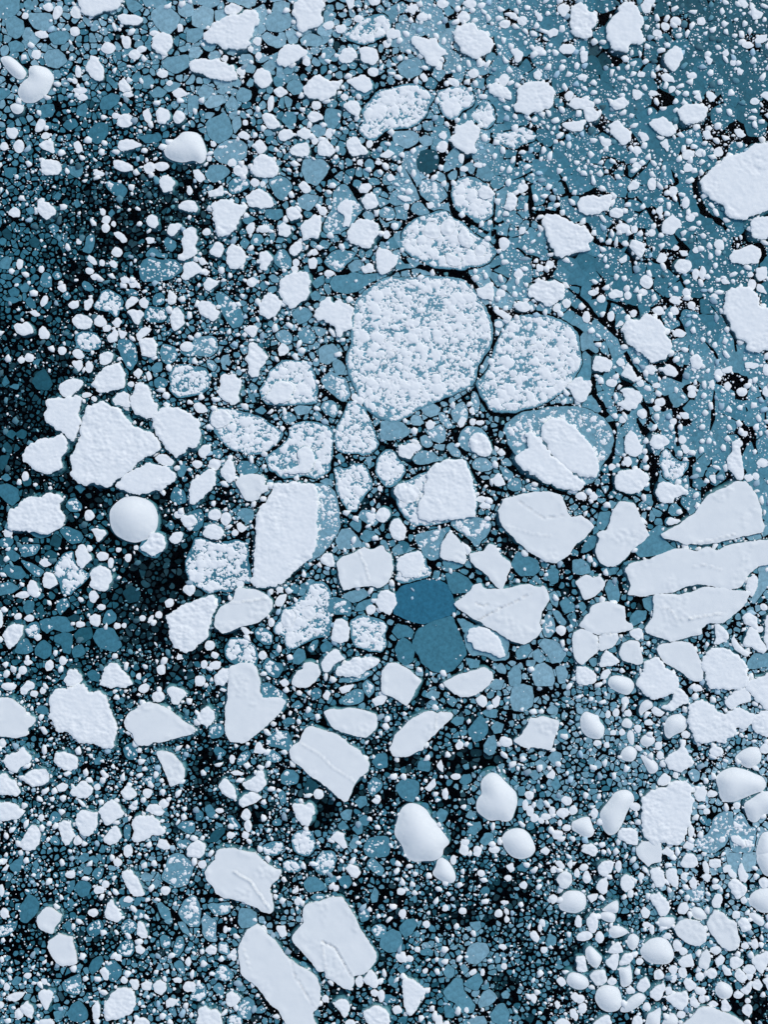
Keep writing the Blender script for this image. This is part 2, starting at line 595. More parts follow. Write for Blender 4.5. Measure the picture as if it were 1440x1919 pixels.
g 10,2 14,-4 24,-4 28,1 23,6 16,9 12,6
m 57,8 65,3 73,7 76,12 72,17 69,23 65,22 61,16
w 80,11 84,8 89,13 88,16 84,17
g 82,0 84,-8 98,-8 103,-2 98,6 93,11 86,8
g 79,21 86,17 95,19 92,26 87,30 80,26
w 70,29 76,27 82,32 79,36 74,38 71,33
w 81,42 86,38 92,33 96,36 97,43 95,51 89,50 84,52 82,47
w 124,14 128,10 133,9 135,13 131,17 126,17
w 127,22 131,18 137,18 140,24 137,28 131,30 129,27
m 106,16 110,11 116,11 120,16 123,22 128,28 127,33 122,38 117,43 108,48 101,47 98,43 101,36 105,28 105,21
w 109,27 115,22 121,22 121,28 119,36 118,42 113,42 115,34 110,30
w 94,28 99,27 102,30 100,34 96,33
w 117,47 119,41 126,37 133,37 140,41 141,46 137,50 136,55 131,58 123,56 117,52
w 65,42 69,39 74,42 74,48 70,50 65,48
e 44,43,3,4,20
e 54,43.5,4,3,0
g 55,29 67,29 68,34 64,37 55,35
g 38,37 42,33 48,36 43,40 39,39
m 43,53 46,47 52,47 55,53 50,57 44,56
g 36,54 39,50 43,54 40,59 37,57
w 13,60 18,53 23,55 24,60 21,65 16,64
w 27,61 30,55 36,57 41,62 39,69 34,74 28,73 26,68
w 72,60 77,54 82,53 83,60 77,64 74,63
w 50,62 55,60 58,62 61,66 58,71 55,75 51,73 52,69 48,69 50,66
m 61,64 65,59 70,59 75,67 74,73 68,74 62,70
e 11,46,3,2.5,0
e 0.5,51,3,6,0
e 1,61,4,4,0
w 3,65 9,65 11,69 7,71
w -5,78 -3,70 1,68 5,72 7,77 2,79
e 10,76,2,2.5,0
e 78,69,2.5,2.5,0
e 77,74,2.7,2.5,0
w 87,67 91,65 94,68 93,73 88,73
m 99,68 104,61 111,59 119,60 123,62 119,68 115,71 111,76 106,75 100,70
e 103,77,4,2.2,0
w 89,61 92,58 95,62 91,64
g 117,71 122,67 127,67 127,74 120,76
g 104,84 107,79 112,79 117,78 121,76 127,78 137,77 137,82 130,86 124,90 117,92 108,90 105,87
w 128,73 132,70 136,71 136,76 129,77
w 66,84 70,79 75,77 81,76 86,76 89,82 88,90 86,96 80,100 76,104 72,102 68,98 66,92
w 50,100 53,95 59,91 63,94 67,101 63,108 57,111 51,108
w 8,85 12,80 17,82 22,82 18,87 13,90 10,89
e 45,83.5,3.5,3.5,0
g 50,86 53,83 57,86 53,90
m 56,79 61,77 66,80 65,84 59,84
g 90,84 94,80 99,78 99,85 93,88
g 89,93 92,90 97,92 95,97 90,97
m 17,93 21,90 27,94 32,99 37,104 40,111 37,117 31,119 26,113 22,104 19,99
w 4,102 7,98 12,98 17,102 21,106 19,111 15,113 11,110 6,108
w 92,109 95,104 97,98 103,96 106,100 111,96 114,101 119,102 122,104 120,110 119,118 114,119 111,124 108,124 106,117 102,114 95,112
g 75,107 80,102 87,103 90,108 86,113 80,115 77,111
w 38,119 42,116 48,116 50,119 47,125 42,123
m 62,123 65,120 71,119 76,123 75,130 68,131
m 79,123 82,117 88,118 94,124 90,131 83,129
g 92,117 98,118 102,120 96,125 93,122
T 720 320
m 26,8 31,6 36,6 42,9 45,12 49,19 44,22 39,25 33,22 27,17
r 50,12 56,7 63,5 70,7 77,10 84,18 82,26 82,33 76,37 69,40 62,34 55,30 51,24
w 71,15 75,11 80,13 84,18 80,20 75,22 71,19
w 92,20 93,17 98,17 100,22 98,28 95,30 89,28 91,25
r 14,48 17,42 24,37 33,34 40,30 47,31 52,36 60,40 67,44 73,49 79,52 82,56 85,60 81,66 76,70 68,73 57,75 48,74 38,72 30,69 22,66 17,61 14,56
e 36,45,6,6,0
e 48,42,5,6,0
w 55,51 59,43 63,45 68,53 64,58 58,56
e 73,60,4,4,0
w 46,61 52,63 58,66 57,71 52,72 48,70
e 104,13,3.5,3.5,0
w 119,38 123,34 130,34 136,36 144,40 152,42 156,52 153,55 154,60 144,62 138,63 133,66 129,62 127,57 124,53 121,47
e 90,55,4,4.5,0
w -6,60 0,58 6,61 10,65 10,70 6,74 2,77 -3,78 -6,70
w 70,89 75,87 78,84 82,88 83,93 81,97 75,97 71,94
e 88,92,3.5,3,0
w 109,88 112,84 118,82 124,83 130,83 136,88 135,95 129,98 125,102 120,100 115,97 109,94
w 97,101 102,98 107,98 110,103 109,106 101,105
w 82,105 87,104 92,107 96,109 94,113 88,110
e 101,77.5,3,4,0
w 114,71 119,71 120,75 115,76
e 124.5,70.5,3,3,0
e 86,115,3,2.5,0
e 130,103,3,3,0
e 137,99.5,3,3,0
e 103.5,45,2.5,2.5,0
e 35,26,2.5,2.5,0
w 9,19 14,18 20,20 21,23 15,23
w 2,5 5,2 9,7 4,8
e 17,27,2,2.5,0
e 2,48,2.5,3,0
m 20,30 22,24 27,23 31,27 35,32 28,34
m -4,30 1,26 7,28 9,34 5,39 -2,38
c 0.8 130,0 135,8 138,15 140,24
c 0.8 97,7 103,5 108,2
c 2 110,15 110,26 112,34 118,32 125,32 134,34 140,38
c 1.2 48,5 50,10 49,18 52,32 58,36 68,40 76,46 84,49 90,49
c 0.8 84,18 82,38 84,47 86,58
c 0.7 17,0 22,8 25,14 27,20 33,28 36,30 45,30
c 2.5 25,71 35,74 48,76 58,78 66,82 70,87
c 0.7 58,75 68,73 76,70 82,66
c 0.7 0,82 8,76 16,74 24,73
c 1 13,62 14,68 17,70
c 0.8 109,42 109,48 114,54
c 0.8 97,50 103,49 108,44
c 1 97,56 103,60 107,64 115,65 118,67
c 1 130,82 136,86 142,92
c 0.7 81,82 85,88 92,90 96,94
c 0.7 80,97 81,106 83,115 83,122 82,128
c 1 95,112 101,106 108,105 117,106 126,109 135,113 144,118
T 1080 320
w 2,24 6,20 12,19 19,20 26,18 26,25 23,31 16,32 8,33 3,31
w 26,30 30,27 35,30 35,34 31,36 26,34
w 93,9 97,4 103,-1 112,-8 120,-11 127,-13 132,-18 144,-21 160,-22 165,0 160,22 146,29 137,32 131,34 124,37 118,36 113,33 113,28 108,24 101,21 97,15
w 131,42 133,36 140,34 148,35 150,45 147,50 138,51 131,50
w 64,43 66,37 72,33 77,36 79,40 76,44 73,48 68,48 64,46
w 40,57 42,52 46,53 51,55 52,60 49,65 44,62
e 35,43,5,3.8,0
e 44,44,2.5,3,0
e 57,46.5,3,2.5,0
w 39,12 43,7 48,9 46,14 40,15
e 57,10.5,2.7,4.5,0
e 73,15.5,3,4,0
e 82.5,24,3,4,0
e 86,35,3.2,3,0
w 60,29 65,26 65,32 63,35
w 103,54 107,51 111,53 111,60 106,60
w 115,65 119,60 127,58 133,56 137,59 139,64 136,69 128,70 118,69
w 74,71 77,67 82,67 86,69 86,74 82,78 77,76
w 60,68 63,62 68,63 68,67 64,70
w 135,73 143,72 143,80 138,83 135,79
e 53,83,4.5,5,0
w 32,67 38,63 38,68 34,69
e 50.5,91,3.2,2.5,0
w 108,82 112,80 116,85 110,85
e 90,77.5,2.5,4,0
e 95,77,2.5,4.5,0
e 132,86,3,4,0
e 131,78,2.2,2.2,0
w 136,85 139,86 143,91 143,93 136,90
w 24,93 28,89 35,91 34,95 27,96
e 13,91.5,3.5,2,0
e 39,94,2.5,3,0
e 19,96,3,3,0
e 104,94.5,2.7,2.2,0
e 83,91.5,3,3,0
w 69,97 73,94 78,95 78,101 73,100
e 74,105,3.3,2.8,0
e 62,105,4,3,0
e 87,101,3,3,0
e 8,110,3,4,0
e 26.5,109,2.5,3.5,0
e 43,107,2.5,2.5,0
w 29,117 33,112 36,115 31,118
w 72,122 75,119 79,119 84,122 80,125 74,125
e 90,59.5,2.5,2.2,0
w 77,60 82,60 84,63 80,64
e 75,58,2,2,0
c 0.8 38,0 39,14 38,17 43,17 47,22 52,26 56,33 60,40 63,47
c 1.5 36,38 39,42 41,48 40,58 42,66 44,76 48,86
c 2 9,40 11,46 14,52 19,55 30,55 34,57 39,62
c 2.3 88,10 91,18 94,26 97,32 103,35 110,40 113,44
c 1.5 72,0 76,8 77,14
c 1.2 77,18 78,26 81,30
c 1.5 74,48 77,52 83,57
c 1.7 59,68 66,70 72,74 78,79 82,88
c 1 60,62 59,70 58,80 57,88 48,88
c 1 58,89 63,93 68,98
c 1 3,94 9,100 13,107 20,114 26,120 32,126
c 0.8 16,76 21,82 21,90 22,97 30,99 36,102 39,109
c 1.8 112,98 111,108 115,116 119,126
c 1 70,99 70,106
c 1 78,112 82,120
c 1 64,110 66,118 67,124
c 1 0,117 6,122 10,128
S
r 690,545 720,525 770,518 830,518 880,530 895,548 900,565 915,590 924,625 912,660 895,692 890,720 860,735 830,750 790,765 770,775 740,790 710,785 690,770 672,735 660,710 650,680 655,640 665,600 668,565
r 913,700 927,660 937,632 951,607 980,590 1020,592 1060,600 1085,625 1092,655 1090,690 1070,720 1040,745 1000,765 960,775 920,770 900,740 893,715
T 0 640
w 75,10 80,7 85,10 84,15 78,18 75,16
w 69,33 72,27 77,20 85,17 89,16 91,19 94,25 93,34 86,36 79,39 72,37
w 44,34 49,30 55,28 62,30 60,35 52,42 48,42 45,38
w 34,45 38,42 50,43 58,41 62,43 60,48 59,54 60,61 58,69 54,75 49,69 43,66 36,60 34,55 36,50
w 17,85 20,81 26,76 32,73 41,73 46,69 49,73 50,79 48,85 45,88 46,94 40,97 37,100 29,98 24,95 23,91 18,90
w 69,48 77,45 84,49 91,51 94,57 98,62 105,66 114,68 118,75 119,80 114,85 106,88 101,93 97,97 89,103 81,108 76,108 71,105 65,107 59,105 54,100 55,92 54,87 58,80 61,72 61,63 64,56 64,51
w 85,44 88,40 93,37 97,40 98,48 96,50 90,47 86,48
w 98,42 101,37 102,32 105,30 110,33 113,39 114,44 118,47 118,53 114,58 109,57 103,55 99,52 99,47
w 114,60 117,54 121,51 130,50 137,51 144,55 150,64 150,75 146,79 140,80 137,85 132,87 129,83 124,80 122,75 118,69
w 116,88 120,85 126,85 131,90 128,93 121,92
w 87,108 93,101 103,95 111,91 119,93 126,94 130,99 131,103 127,107 120,111 107,113 102,115 95,112
s 82,128 86,122 93,117 101,116 109,118 115,122 118,129 118,138 115,144 110,148 102,151 94,149 87,145 83,139
w 8,128 6,135 8,140 14,142 22,141 30,144 37,143 42,141 47,137 49,130 46,126 44,122 47,119 44,115 36,114 31,116 22,117 16,120
w 104,1 107,-2 116,-2 117,4 117,11 113,12 106,11 105,6
m 119,8 121,2 125,2 131,4 133,10 131,15 126,18 122,15
e 140,4,5,4,0
m 134,8 138,0 148,0 148,10 140,12
m 88,5 89,-2 96,-2 102,4 103,12 102,18 98,22 94,20 91,12
e 46.5,7,3,3,0
e 22,12,3.5,3,0
w 54,9 57,5 62,7 63,12 58,13
w 54,15 61,14 62,19 59,23 56,20
e 67,19,3,4,0
e 16,14,2.5,2.5,0
m 24,16 28,12 31,13 28,18
d 24,30 27,24 33,21 37,27 39,32 36,36 28,36
g 1,31 4,25 7,31 3,34
g 7,34 10,32 14,32 13,36
w 100,24 104,20 107,23 104,28
w 109,24 112,22 114,28 111,30
m 115,29 119,26 124,28 126,32 121,36 116,34
g 113,20 117,16 121,16 121,22 116,24
r 126,27 130,20 137,18 146,18 154,20 157,25 159,29 156,36 150,40 145,41 137,41 131,41 126,36 128,31
g -1,108 6,107 13,111 14,118 9,123 3,119 -1,114
e 19,101,2.5,3.5,0
m 0,102 5,99 9,103 4,105
g 56,109 60,107 64,110 60,114
m 49,124 52,118 57,117 61,122 60,127 53,128
g 132,94 138,91 140,95 137,102 134,101
m 128,115 131,108 138,112 140,120 134,122 129,119
e 98,32,2.5,2,0
e 65,40,3.5,2,0
e 70.5,43,2,2,0
d 0,86 7,85 4,93 0,98
d 12,69 16,66 20,68 18,73 13,72
d 4,70 8,66 12,69 9,73
d 2,78 5,75 9,80 8,84 3,82
T 360 640
w 40,13 42,8 43,1 47,1 52,5 57,12 54,17 51,21 49,26 44,27 42,22 42,17
w 64,5 68,1 73,6 71,9 66,11
w 18,38 21,33 21,27 24,24 31,25 36,29 37,35 35,39 36,45 31,48 27,46 22,43
m 1,-4 18,-4 20,4 17,9 13,12 5,12 1,6
r 50,38 53,30 57,26 57,22 63,16 68,13 75,13 82,14 88,17 91,23 93,29 95,37 94,46 89,48 80,47 73,46 65,47 57,46 52,43
w 55,40 62,32 68,29 74,31 76,36 74,43 68,46 62,47 57,44
w 1,47 6,46 10,48 12,52 9,54 3,53
r 13,55 18,51 29,51 36,53 44,54 51,57 57,61 63,64 68,68 68,73 64,78 58,82 53,84 44,84 36,82 29,81 24,77 20,72 16,66 13,60
w 14,58 18,52 25,51 30,57 28,61 20,65 15,63
w 5,82 9,77 14,78 14,83 9,87 6,86
m 15,82 20,80 24,84 21,88 17,87
e 17,92,4.5,4,0
e 4,92,3.5,3,0
w 21,97 25,92 27,88 30,90 32,97 33,103 29,106 23,102
w -2,117 -1,107 3,103 8,99 14,96 18,98 18,105 14,111 8,117 3,121 -2,122
f 33,106 37,101 44,99 51,100 55,102 54,108 58,107 57,112 52,114 50,118 45,120 40,119 37,114
m 33,94 36,89 43,90 50,94 49,98 40,101 35,99
r 72,65 76,61 84,59 93,60 100,63 106,67 106,78 105,86 103,91 104,96 99,100 92,103 84,101 75,101 66,101 63,97 59,97 56,91 55,86 62,82 67,78 72,71
w 79,81 84,79 90,80 92,88 90,95 84,99 75,99 69,98 75,95 80,93 80,87
r 108,65 111,57 114,50 118,45 124,47 130,50 133,56 136,63 138,69 141,76 139,81 134,85 128,85 121,83 114,83 109,81 107,75
m 97,29 100,24 104,21 109,26 116,27 118,34 119,40 115,45 110,44 105,40 100,35
m 96,50 98,45 104,44 109,46 110,53 107,58 100,55
e 122,41.5,2.5,2.5,0
e 126,44,3,3,0
g 95,6 100,3 106,2 110,7 108,13 102,17 96,15
g 105,16 108,13 112,15 115,20 113,24 108,25
g 76,50 80,48 89,49 87,54 79,55
m 67,57 71,52 76,54 79,59 71,62
m 90,54 94,51 98,56 94,60
g 47,52 52,48 56,52 53,55
m 42,34 45,30 50,35 46,38
g 42,40 46,39 48,45 45,46
g 21,15 23,11 27,10 28,16 23,19
m 10,13 15,13 20,18 17,23 12,20
r 105,95 110,93 115,95 121,92 128,93 132,98 136,104 136,111 130,116 126,121 124,128 117,128 112,120 109,111 107,103
g 96,105 101,102 106,105 102,108
e 141,110,2,2,0
g 107,86 111,84 115,88 113,91
g 130,87 135,86 133,96
g 34,126 38,122 46,124 45,130 36,130
T 720 640
r -6,88 0,81 6,80 10,84 13,90 17,97 13,104 9,108 3,110 -3,105 -8,98 -6,92
g -2,60 6,59 14,61 19,66 18,70 14,72 4,74 -2,73
g 28,50 32,47 38,47 42,50 40,55 34,57 30,54
g 20,58 22,55 27,56 30,61 27,63 21,62
m 50,53 54,47 60,45 63,52 63,58 59,63 53,60
w 55,62 58,56 62,58 60,63 57,65
m 65,40 67,37 71,38 73,46 70,54 65,53
w 31,62 34,59 39,61 37,65 33,66
m 41,54 45,53 49,58 52,64 48,66 44,62
m 33,68 36,64 42,62 46,66 46,74 42,76 36,74
m 27,72 31,70 36,74 37,78 32,80 28,77
w 10,83 12,78 18,77 26,76 28,80 23,83 19,88 12,86
m 21,88 27,81 36,82 40,86 46,88 40,90 32,92 24,92
g 37,79 40,77 46,77 45,82 40,81
m 47,78 52,75 55,79 58,83 57,87 50,85
w 64,74 66,70 72,68 76,70 79,75 81,80 80,84 75,86 70,85 66,82
m 55,74 58,67 64,63 72,64 78,70 81,80 75,86 66,84 58,80
e 66,51.5,2,2.2,0
e 66.5,60,2.3,2.5,0
e 72,61,3,1.8,0
m 66,91 70,87 76,87 80,91 83,93 79,96 72,97 67,95
w 81,103 86,98 90,104 91,107 86,109 82,107
g 72,101 78,100 80,103 75,104
m 88,90 92,87 97,91 95,94 89,93
m 87,94 92,94 98,99 96,104 91,104 88,99
m 92,107 96,103 102,102 103,110 98,113 92,110
m 105,108 110,106 118,110 116,113 107,112
w 84,83 88,80 91,84 88,86
w 32,105 34,98 40,92 48,89 56,89 62,91 64,97 66,104 68,113 69,122 68,130 60,132 48,133 36,135 26,132 27,122 30,113
e 17,113,8,7,0
e 73,118,3.5,2.5,0
e 76,123,4,2.5,0
c 0.7 83,0 77,10 72,19 70,26 69,33
c 2 69,34 73,42 76,48 80,53
c 0.8 69,33 65,38 58,42 52,46
c 0.8 80,55 90,56 100,55 108,54 114,54 122,49 131,47 140,47
c 1.5 107,52 114,54
c 1 0,60 8,62 18,63
c 1.5 62,58 78,58
c 2.5 79,64 81,74 84,78 91,79 93,86 100,97 108,102 118,105 128,110 138,115
c 2 50,65 55,74 60,84 66,88
c 1.5 0,77 12,81
c 1.5 12,87 22,93 34,92 46,88
c 2 66,98 73,106 82,110 90,112
c 2 4,111 6,118 12,128
c 0.7 93,73 98,70 102,62
T 1080 640
w 12,17 15,11 21,12 26,15 27,20 25,23 18,23 13,21
w 34,25 36,21 38,16 41,18 44,24 46,28 43,31 39,28
w 30,16 32,12 36,13 37,18 33,19
w 31,46 36,44 35,40 33,37 37,35 42,35 48,38 49,43 47,47 44,51 39,52 35,49
e 26.5,31,4,3,0
e 48.5,31.5,2.5,2.5,0
e 56,21,4,3,0
w 65,21 69,17 74,19 77,24 74,26 68,26
w 85,12 91,9 94,12 95,17 92,21 87,19
e 89,20,2.5,2,0
w 126,16 131,15 137,18 133,21 127,20
w 109,21 117,18 117,23 111,24
e 107,24,3,3,0
e 63,45.5,3.5,3,0
e 61,50,2.5,2.5,0
e 50,54,3.5,3.5,0
e 60.5,33,3,2,0
w 77,53 84,54 85,58 80,58
e 73,60,2.5,2.5,0
e 35,58.5,2.5,2.5,0
e 114,33.5,2.3,3,0
e 102,32,2,3,0
e 87,35.5,3,2.5,0
e 87,39,3,3,0
e 124.5,38,4,2.8,0
e 131,30,2,2,0
e 143,21,2.5,4,0
e 143,37,3,4,0
w 55,77 58,71 62,69 67,71 70,75 66,79 61,81
w 36,79 37,73 41,67 44,69 47,74 50,79 49,84 45,86 39,85
w 36,87 40,86 42,91 39,94 36,91
w 30,103 33,97 40,96 48,96 54,100 55,104 52,108 48,112 42,114 36,114 30,110
r 62,89 65,83 68,80 71,83 73,87 79,90 85,90 84,95 80,100 76,106 72,105 66,101 65,95
w 60,113 62,107 67,105 73,107 78,107 84,112 79,115 74,117 72,121 67,121 63,119 61,116
w 113,88 117,82 117,76 120,74 125,76 123,81 124,87 125,94 125,102 122,103 118,99 113,93
e 80,73.5,3,3,0
w 78,78 82,77 86,82 82,84
w 100,101 105,99 105,107 101,105
w 126,101 131,99 133,103 129,105
e 135,101,2.5,2.5,0
e 140,91,4,3,0
e 126,69,3,2,0
w -6,34 -2,29 0,27 4,27 6,30 11,29 12,35 9,39 8,44 3,46 -1,43 -3,38
e 27,94,2.5,2.5,0
e 13,116,3,3,0
e 4,116,4,3,0
c 1.5 33,0 36,6 40,14 44,22 50,28 54,31
c 1.6 5,4 13,10 13,30 14,40 20,48 24,57 30,65 29,72 28,80 26,88 26,98 27,110
c 1.5 30,23 36,30 43,35 48,40 50,46 54,52 56,58
c 1.8 0,50 10,53 17,56 22,62 29,66
c 1 33,65 37,60 43,59 47,60
c 2.8 47,60 50,66 55,70 56,76 55,83 58,92 59,104 58,118
c 1.2 47,91 51,85 55,83
c 1.2 70,45 74,53 75,62 76,72 77,80 77,86
c 1.5 104,38 103,48 103,58 101,66
c 1.5 128,50 131,60 133,70 134,78 136,84
c 1 72,0 73,12
c 1 85,3 84,14 81,20 80,26
c 1 97,0 104,8 108,16
c 1 119,0 121,10
c 1 139,36 143,48 142,56
c 1.2 88,70 88,80 90,90
c 1.5 84,83 86,95 86,108
c 1.2 97,98 95,106 94,116
c 1 94,72 90,80 88,86
c 1.5 30,110 40,116 46,124
c 2 14,125 20,128
c 0.7 62,48 65,53 63,58
S
w 1165,620 1180,602 1200,600 1212,590 1227,597 1240,605 1245,622 1257,647 1257,662 1245,670 1230,680 1220,677 1210,667 1195,657 1185,650 1175,640
w 513,907 525,908 545,905 565,908 587,907 592,925 595,960 592,1000 590,1030 578,1048 560,1060 545,1078 520,1095 490,1098 473,1092 478,1050 480,1000 482,970 492,945 508,930
m 585,905 615,908 632,925 640,960 635,990 620,1020 600,1045 575,1055 580,1000 585,950
r 745,920 752,905 775,895 800,885 830,870 870,862 882,875 885,895 892,925 893,955 875,965 840,975 805,983 775,985 755,965 742,940
w 1015,800 1035,785 1055,785 1075,800 1095,818 1112,840 1122,870 1118,895 1090,890 1065,880 1045,865 1030,840 1017,820
w 985,815 992,808 1010,818 1020,835 1035,855 1055,872 1075,885 1095,905 1085,920 1055,915 1025,905 1000,890 975,875 967,860 978,845 993,840 990,830
m 940,800 975,775 1040,760 1090,762 1125,778 1148,805 1150,840 1130,875 1120,900 1080,910 1000,880 960,845
w 1360,552 1370,542 1385,540 1402,540 1415,550 1420,562 1425,577 1440,577 1470,580 1470,650 1440,655 1425,658 1410,658 1400,652 1400,640 1382,630 1372,610 1360,595 1357,580 1362,565
T 0 960
g 20,14 38,14 38,17 31,20 26,18
m 44,14 46,11 53,12 60,14 63,18 61,23 54,25 49,21
w 68,13 73,12 78,13 80,16 77,20 73,22 72,17
e 67,2.5,3.5,4,0
w 56,30 60,25 63,25 67,30 69,34 66,39 61,42 58,37
r 41,42 44,36 48,30 54,29 56,34 58,40 62,43 67,47 62,53 58,57 52,62 45,60 45,54 41,48
w 68,46 70,42 75,40 82,43 84,50 80,58 75,59 67,55 69,50
w 32,50 34,44 38,45 43,51 43,54 37,57 33,56
w 20,55 24,51 27,53 30,58 28,62 26,64 21,60
m 15,36 20,37 27,40 33,44 30,49 25,48 20,42
m 13,27 18,23 30,24 30,28 26,32 17,34
g 4,30 9,28 15,33 11,37 5,34
d -1,32 4,34 3,39 -1,39
g 2,43 6,39 15,41 19,47 16,50 8,49
g -1,54 8,52 14,57 8,61 -1,62
m 0,20 8,18 10,22 7,27 0,26
d 37,24 40,16 46,20 44,27
d 33,32 38,28 44,32 40,36
g 17,71 20,66 25,67 25,74 20,77
d 27,73 31,69 33,74 31,79
m 41,72 44,66 49,64 53,70 48,74 45,78
g 38,79 43,78 50,79 53,84 56,88 48,90 40,87
m 29,82 33,80 38,80 40,87 35,92 31,88
m 18,88 22,83 28,82 30,88 28,94 22,94
d 50,79 56,76 60,79 55,83
d 55,92 60,87 68,86 69,94 62,98 58,96
g 70,94 73,88 80,87 85,88 88,93 91,100 86,104 80,103 74,101
g 41,93 48,90 54,92 54,98 52,106 47,105 46,99 41,97
g 26,103 29,98 33,96 38,100 38,107 33,110 27,107
m 10,105 14,97 20,94 24,100 25,104 18,107
g 54,104 56,100 61,99 64,105 61,108 55,109
w 2,92 5,86 10,84 17,85 17,90 13,97 9,102 8,103 5,100 3,94
w 67,79 71,76 76,77 74,85 72,86 68,83
m 77,80 80,74 83,72 87,76 88,81 82,84 77,83
w -3,73 1,73 2,79 2,84 -1,88
w 48,125 52,118 56,118 61,122 62,126 58,130 50,130
w 75,130 77,122 79,117 84,113 90,116 94,121 98,125 99,129 92,131
w 110,22 112,16 118,15 122,17 124,24 121,29 115,33 110,30 105,27
m 104,28 108,20 120,20 123,28 118,34 110,33
w 127,20 131,15 136,15 137,21 132,24 128,22
w 136,6 138,2 144,2 147,6 144,11 139,11
e 134,2,4,2.5,0
m 124,10 128,5 131,10 129,14
e 142,58,4,4,0
w 124,78 130,75 138,69 144,68 150,65 158,63 160,64 163,69 161,76 158,81 156,88 155,93 149,99 143,103 138,105 133,101 129,95 127,87
e 127,68,3.5,3,0
e 119,77,2.5,2.5,0
e 113,80,1.5,3,30
e 106.5,79.5,2.5,2,0
e 96,34,2.5,3,0
e 83,38,2,4,0
e 77,33,4,3,0
e 70,63,3.5,4,0
e 75.5,71,3,2,0
e 60,84,3,2,0
e 88,85,2.5,2.2,0
e 93,85,1.8,2,0
e 28,93.5,2.5,2.2,0
e 13.5,78,2.5,2.5,0
e 22,79.5,3.5,2.5,0
e 6,15.5,3,3,0
e 34,37.5,4,3,0
e 17,62,5,2.5,0
e 89,28,1.8,2,0
e 102,26.5,1.8,1.8,0
e 134.5,108.5,2,2,0
e 21,112.5,3,2,0
e 17,118.5,3,3,0
e 37,115,3,4,0
e 47,111,2.5,3,0
e 121,118,3,3.5,0
e 104,123,2,2.5,0
e 23,127,4,3,0
d 92,60 98,55 105,60 104,66 96,68
g 65,121 69,118 75,121 74,127 68,126
T 360 960
r -5,40 0,22 2,20 8,19 16,23 25,22 33,21 40,23 43,28 44,40 44,53 37,52 32,57 25,60 19,60 12,61 7,58 2,55 -3,50
m -3,5 0,-2 6,-3 9,3 8,10 3,14 -2,12
w 9,16 12,10 17,9 22,12 24,15 21,20 16,21 11,19
e 25,5,4,4.5,0
w 33,9 36,7 41,12 38,15 35,14
g 33,2 38,-3 46,-2 46,4 42,9 38,6
e 17,2,4,4,0
e 32,15.5,2.5,2.2,0
f 16,85 18,77 22,71 27,68 32,65 33,57 40,57 47,58 54,60 60,66 60,73 56,77 50,82 40,85 33,87 27,90 23,91
e 36,54,3,2.5,0
w 96,36 99,31 105,31 107,35 107,41 102,41
f 108,38 113,33 122,30 129,25 134,28 143,25 145,29 149,32 151,40 149,48 145,54 140,57 134,55 125,56 119,57 114,59 111,53 110,45
r 61,86 66,80 68,74 75,69 80,64 85,60 86,55 92,52 98,53 102,57 104,62 103,68 103,78 104,87 102,93 96,94 88,96 82,99 77,102 72,103 69,98 68,93 62,90
g 79,62 82,55 88,50 92,52 86,57 84,62
e 72,79,5,6,0
e 88,75,4.5,5,0
m 103,68 105,64 112,64 119,67 120,72 119,77 110,77 104,75
w 104,94 106,86 107,81 112,80 117,82 118,91 117,95 112,98 106,96
g 112,63 117,60 128,57 133,62 126,66 121,68
g 122,74 124,69 130,66 136,64 135,70 128,74
w 138,67 141,60 146,58 152,61 154,67 151,74 147,77 140,73
e 134,73,3.5,3.5,0
r 118,82 124,78 133,78 142,80 146,86 144,92 146,100 142,105 133,106 128,103 122,101 119,94
g 108,21 112,13 118,12 121,15 125,20 128,25 118,27 110,28
g 118,9 122,5 127,6 127,11 125,15
g 126,19 130,13 137,15 136,20 131,23
m 124,3 128,-2 138,0 141,5 137,11 131,9
e 143,2,5,5,0
g 73,58 75,53 80,55 79,61 74,60
w 62,68 66,62 71,61 70,66 68,70 63,70
e 59.5,82.5,2.2,3,0
e 66,58,2.5,2.2,0
e 59,59.5,2,2,0
m 46,90 50,85 55,87 61,91 60,99 53,99 48,95
w 37,86 41,86 44,90 41,93 38,90
r 24,100 29,95 35,94 42,95 48,101 50,107 48,115 43,116 36,117 29,113 25,108
m 52,115 56,109 62,112 68,113 69,118 64,125 58,123
w 12,115 17,111 22,112 21,117 14,118
e 13.5,100,3.5,3.5,0
e 9,114,2.5,3,0
e 17,107,2.5,2.5,0
w 17,124 21,118 26,117 30,121 27,126 23,130 18,129
f 75,125 79,119 83,118 84,113 90,112 95,114 96,121 93,127 88,130 80,131 75,129
w 98,112 102,106 107,102 110,104 115,110 111,112 106,113 103,119 99,120 97,115
w 107,121 110,116 117,112 121,109 128,109 135,108 140,111 138,114 133,118 127,121 118,123 110,122
m 110,124 120,123 135,118 137,121 128,125 118,128 110,128
g 75,108 79,102 84,103 85,110 80,114 76,113
g 96,101 101,96 106,99 103,104 98,105
m 87,103 89,97 95,95 94,101 90,105
e 53,107,3,3,0
w 65,127 70,124 73,128 69,131
e 6,126,3.5,4,0
T 720 960
w 3,11 8,5 11,4 15,9 17,14 16,19 11,22 6,18
g 6,28 10,24 17,23 19,26 24,27 18,30 8,33
m 23,18 30,15 40,13 50,12 46,17 43,24 42,34 35,36 31,33 27,26
m 50,8 56,5 65,4 78,6 81,10 78,17 73,22 69,26 64,19 57,15
g 23,10 28,6 42,6 38,11 28,13
f 42,33 43,25 46,19 49,14 53,17 57,22 60,27 62,36 60,39 56,38 50,36 45,35
w 58,22 64,25 66,29 62,33
m 44,36 58,38 60,40 52,43 45,41
w 10,34 18,31 27,29 30,34 28,42 26,48 15,48 10,42
r 8,50 10,43 10,34 18,31 27,29 31,35 31,40 35,44 35,48 25,51 17,53 11,53
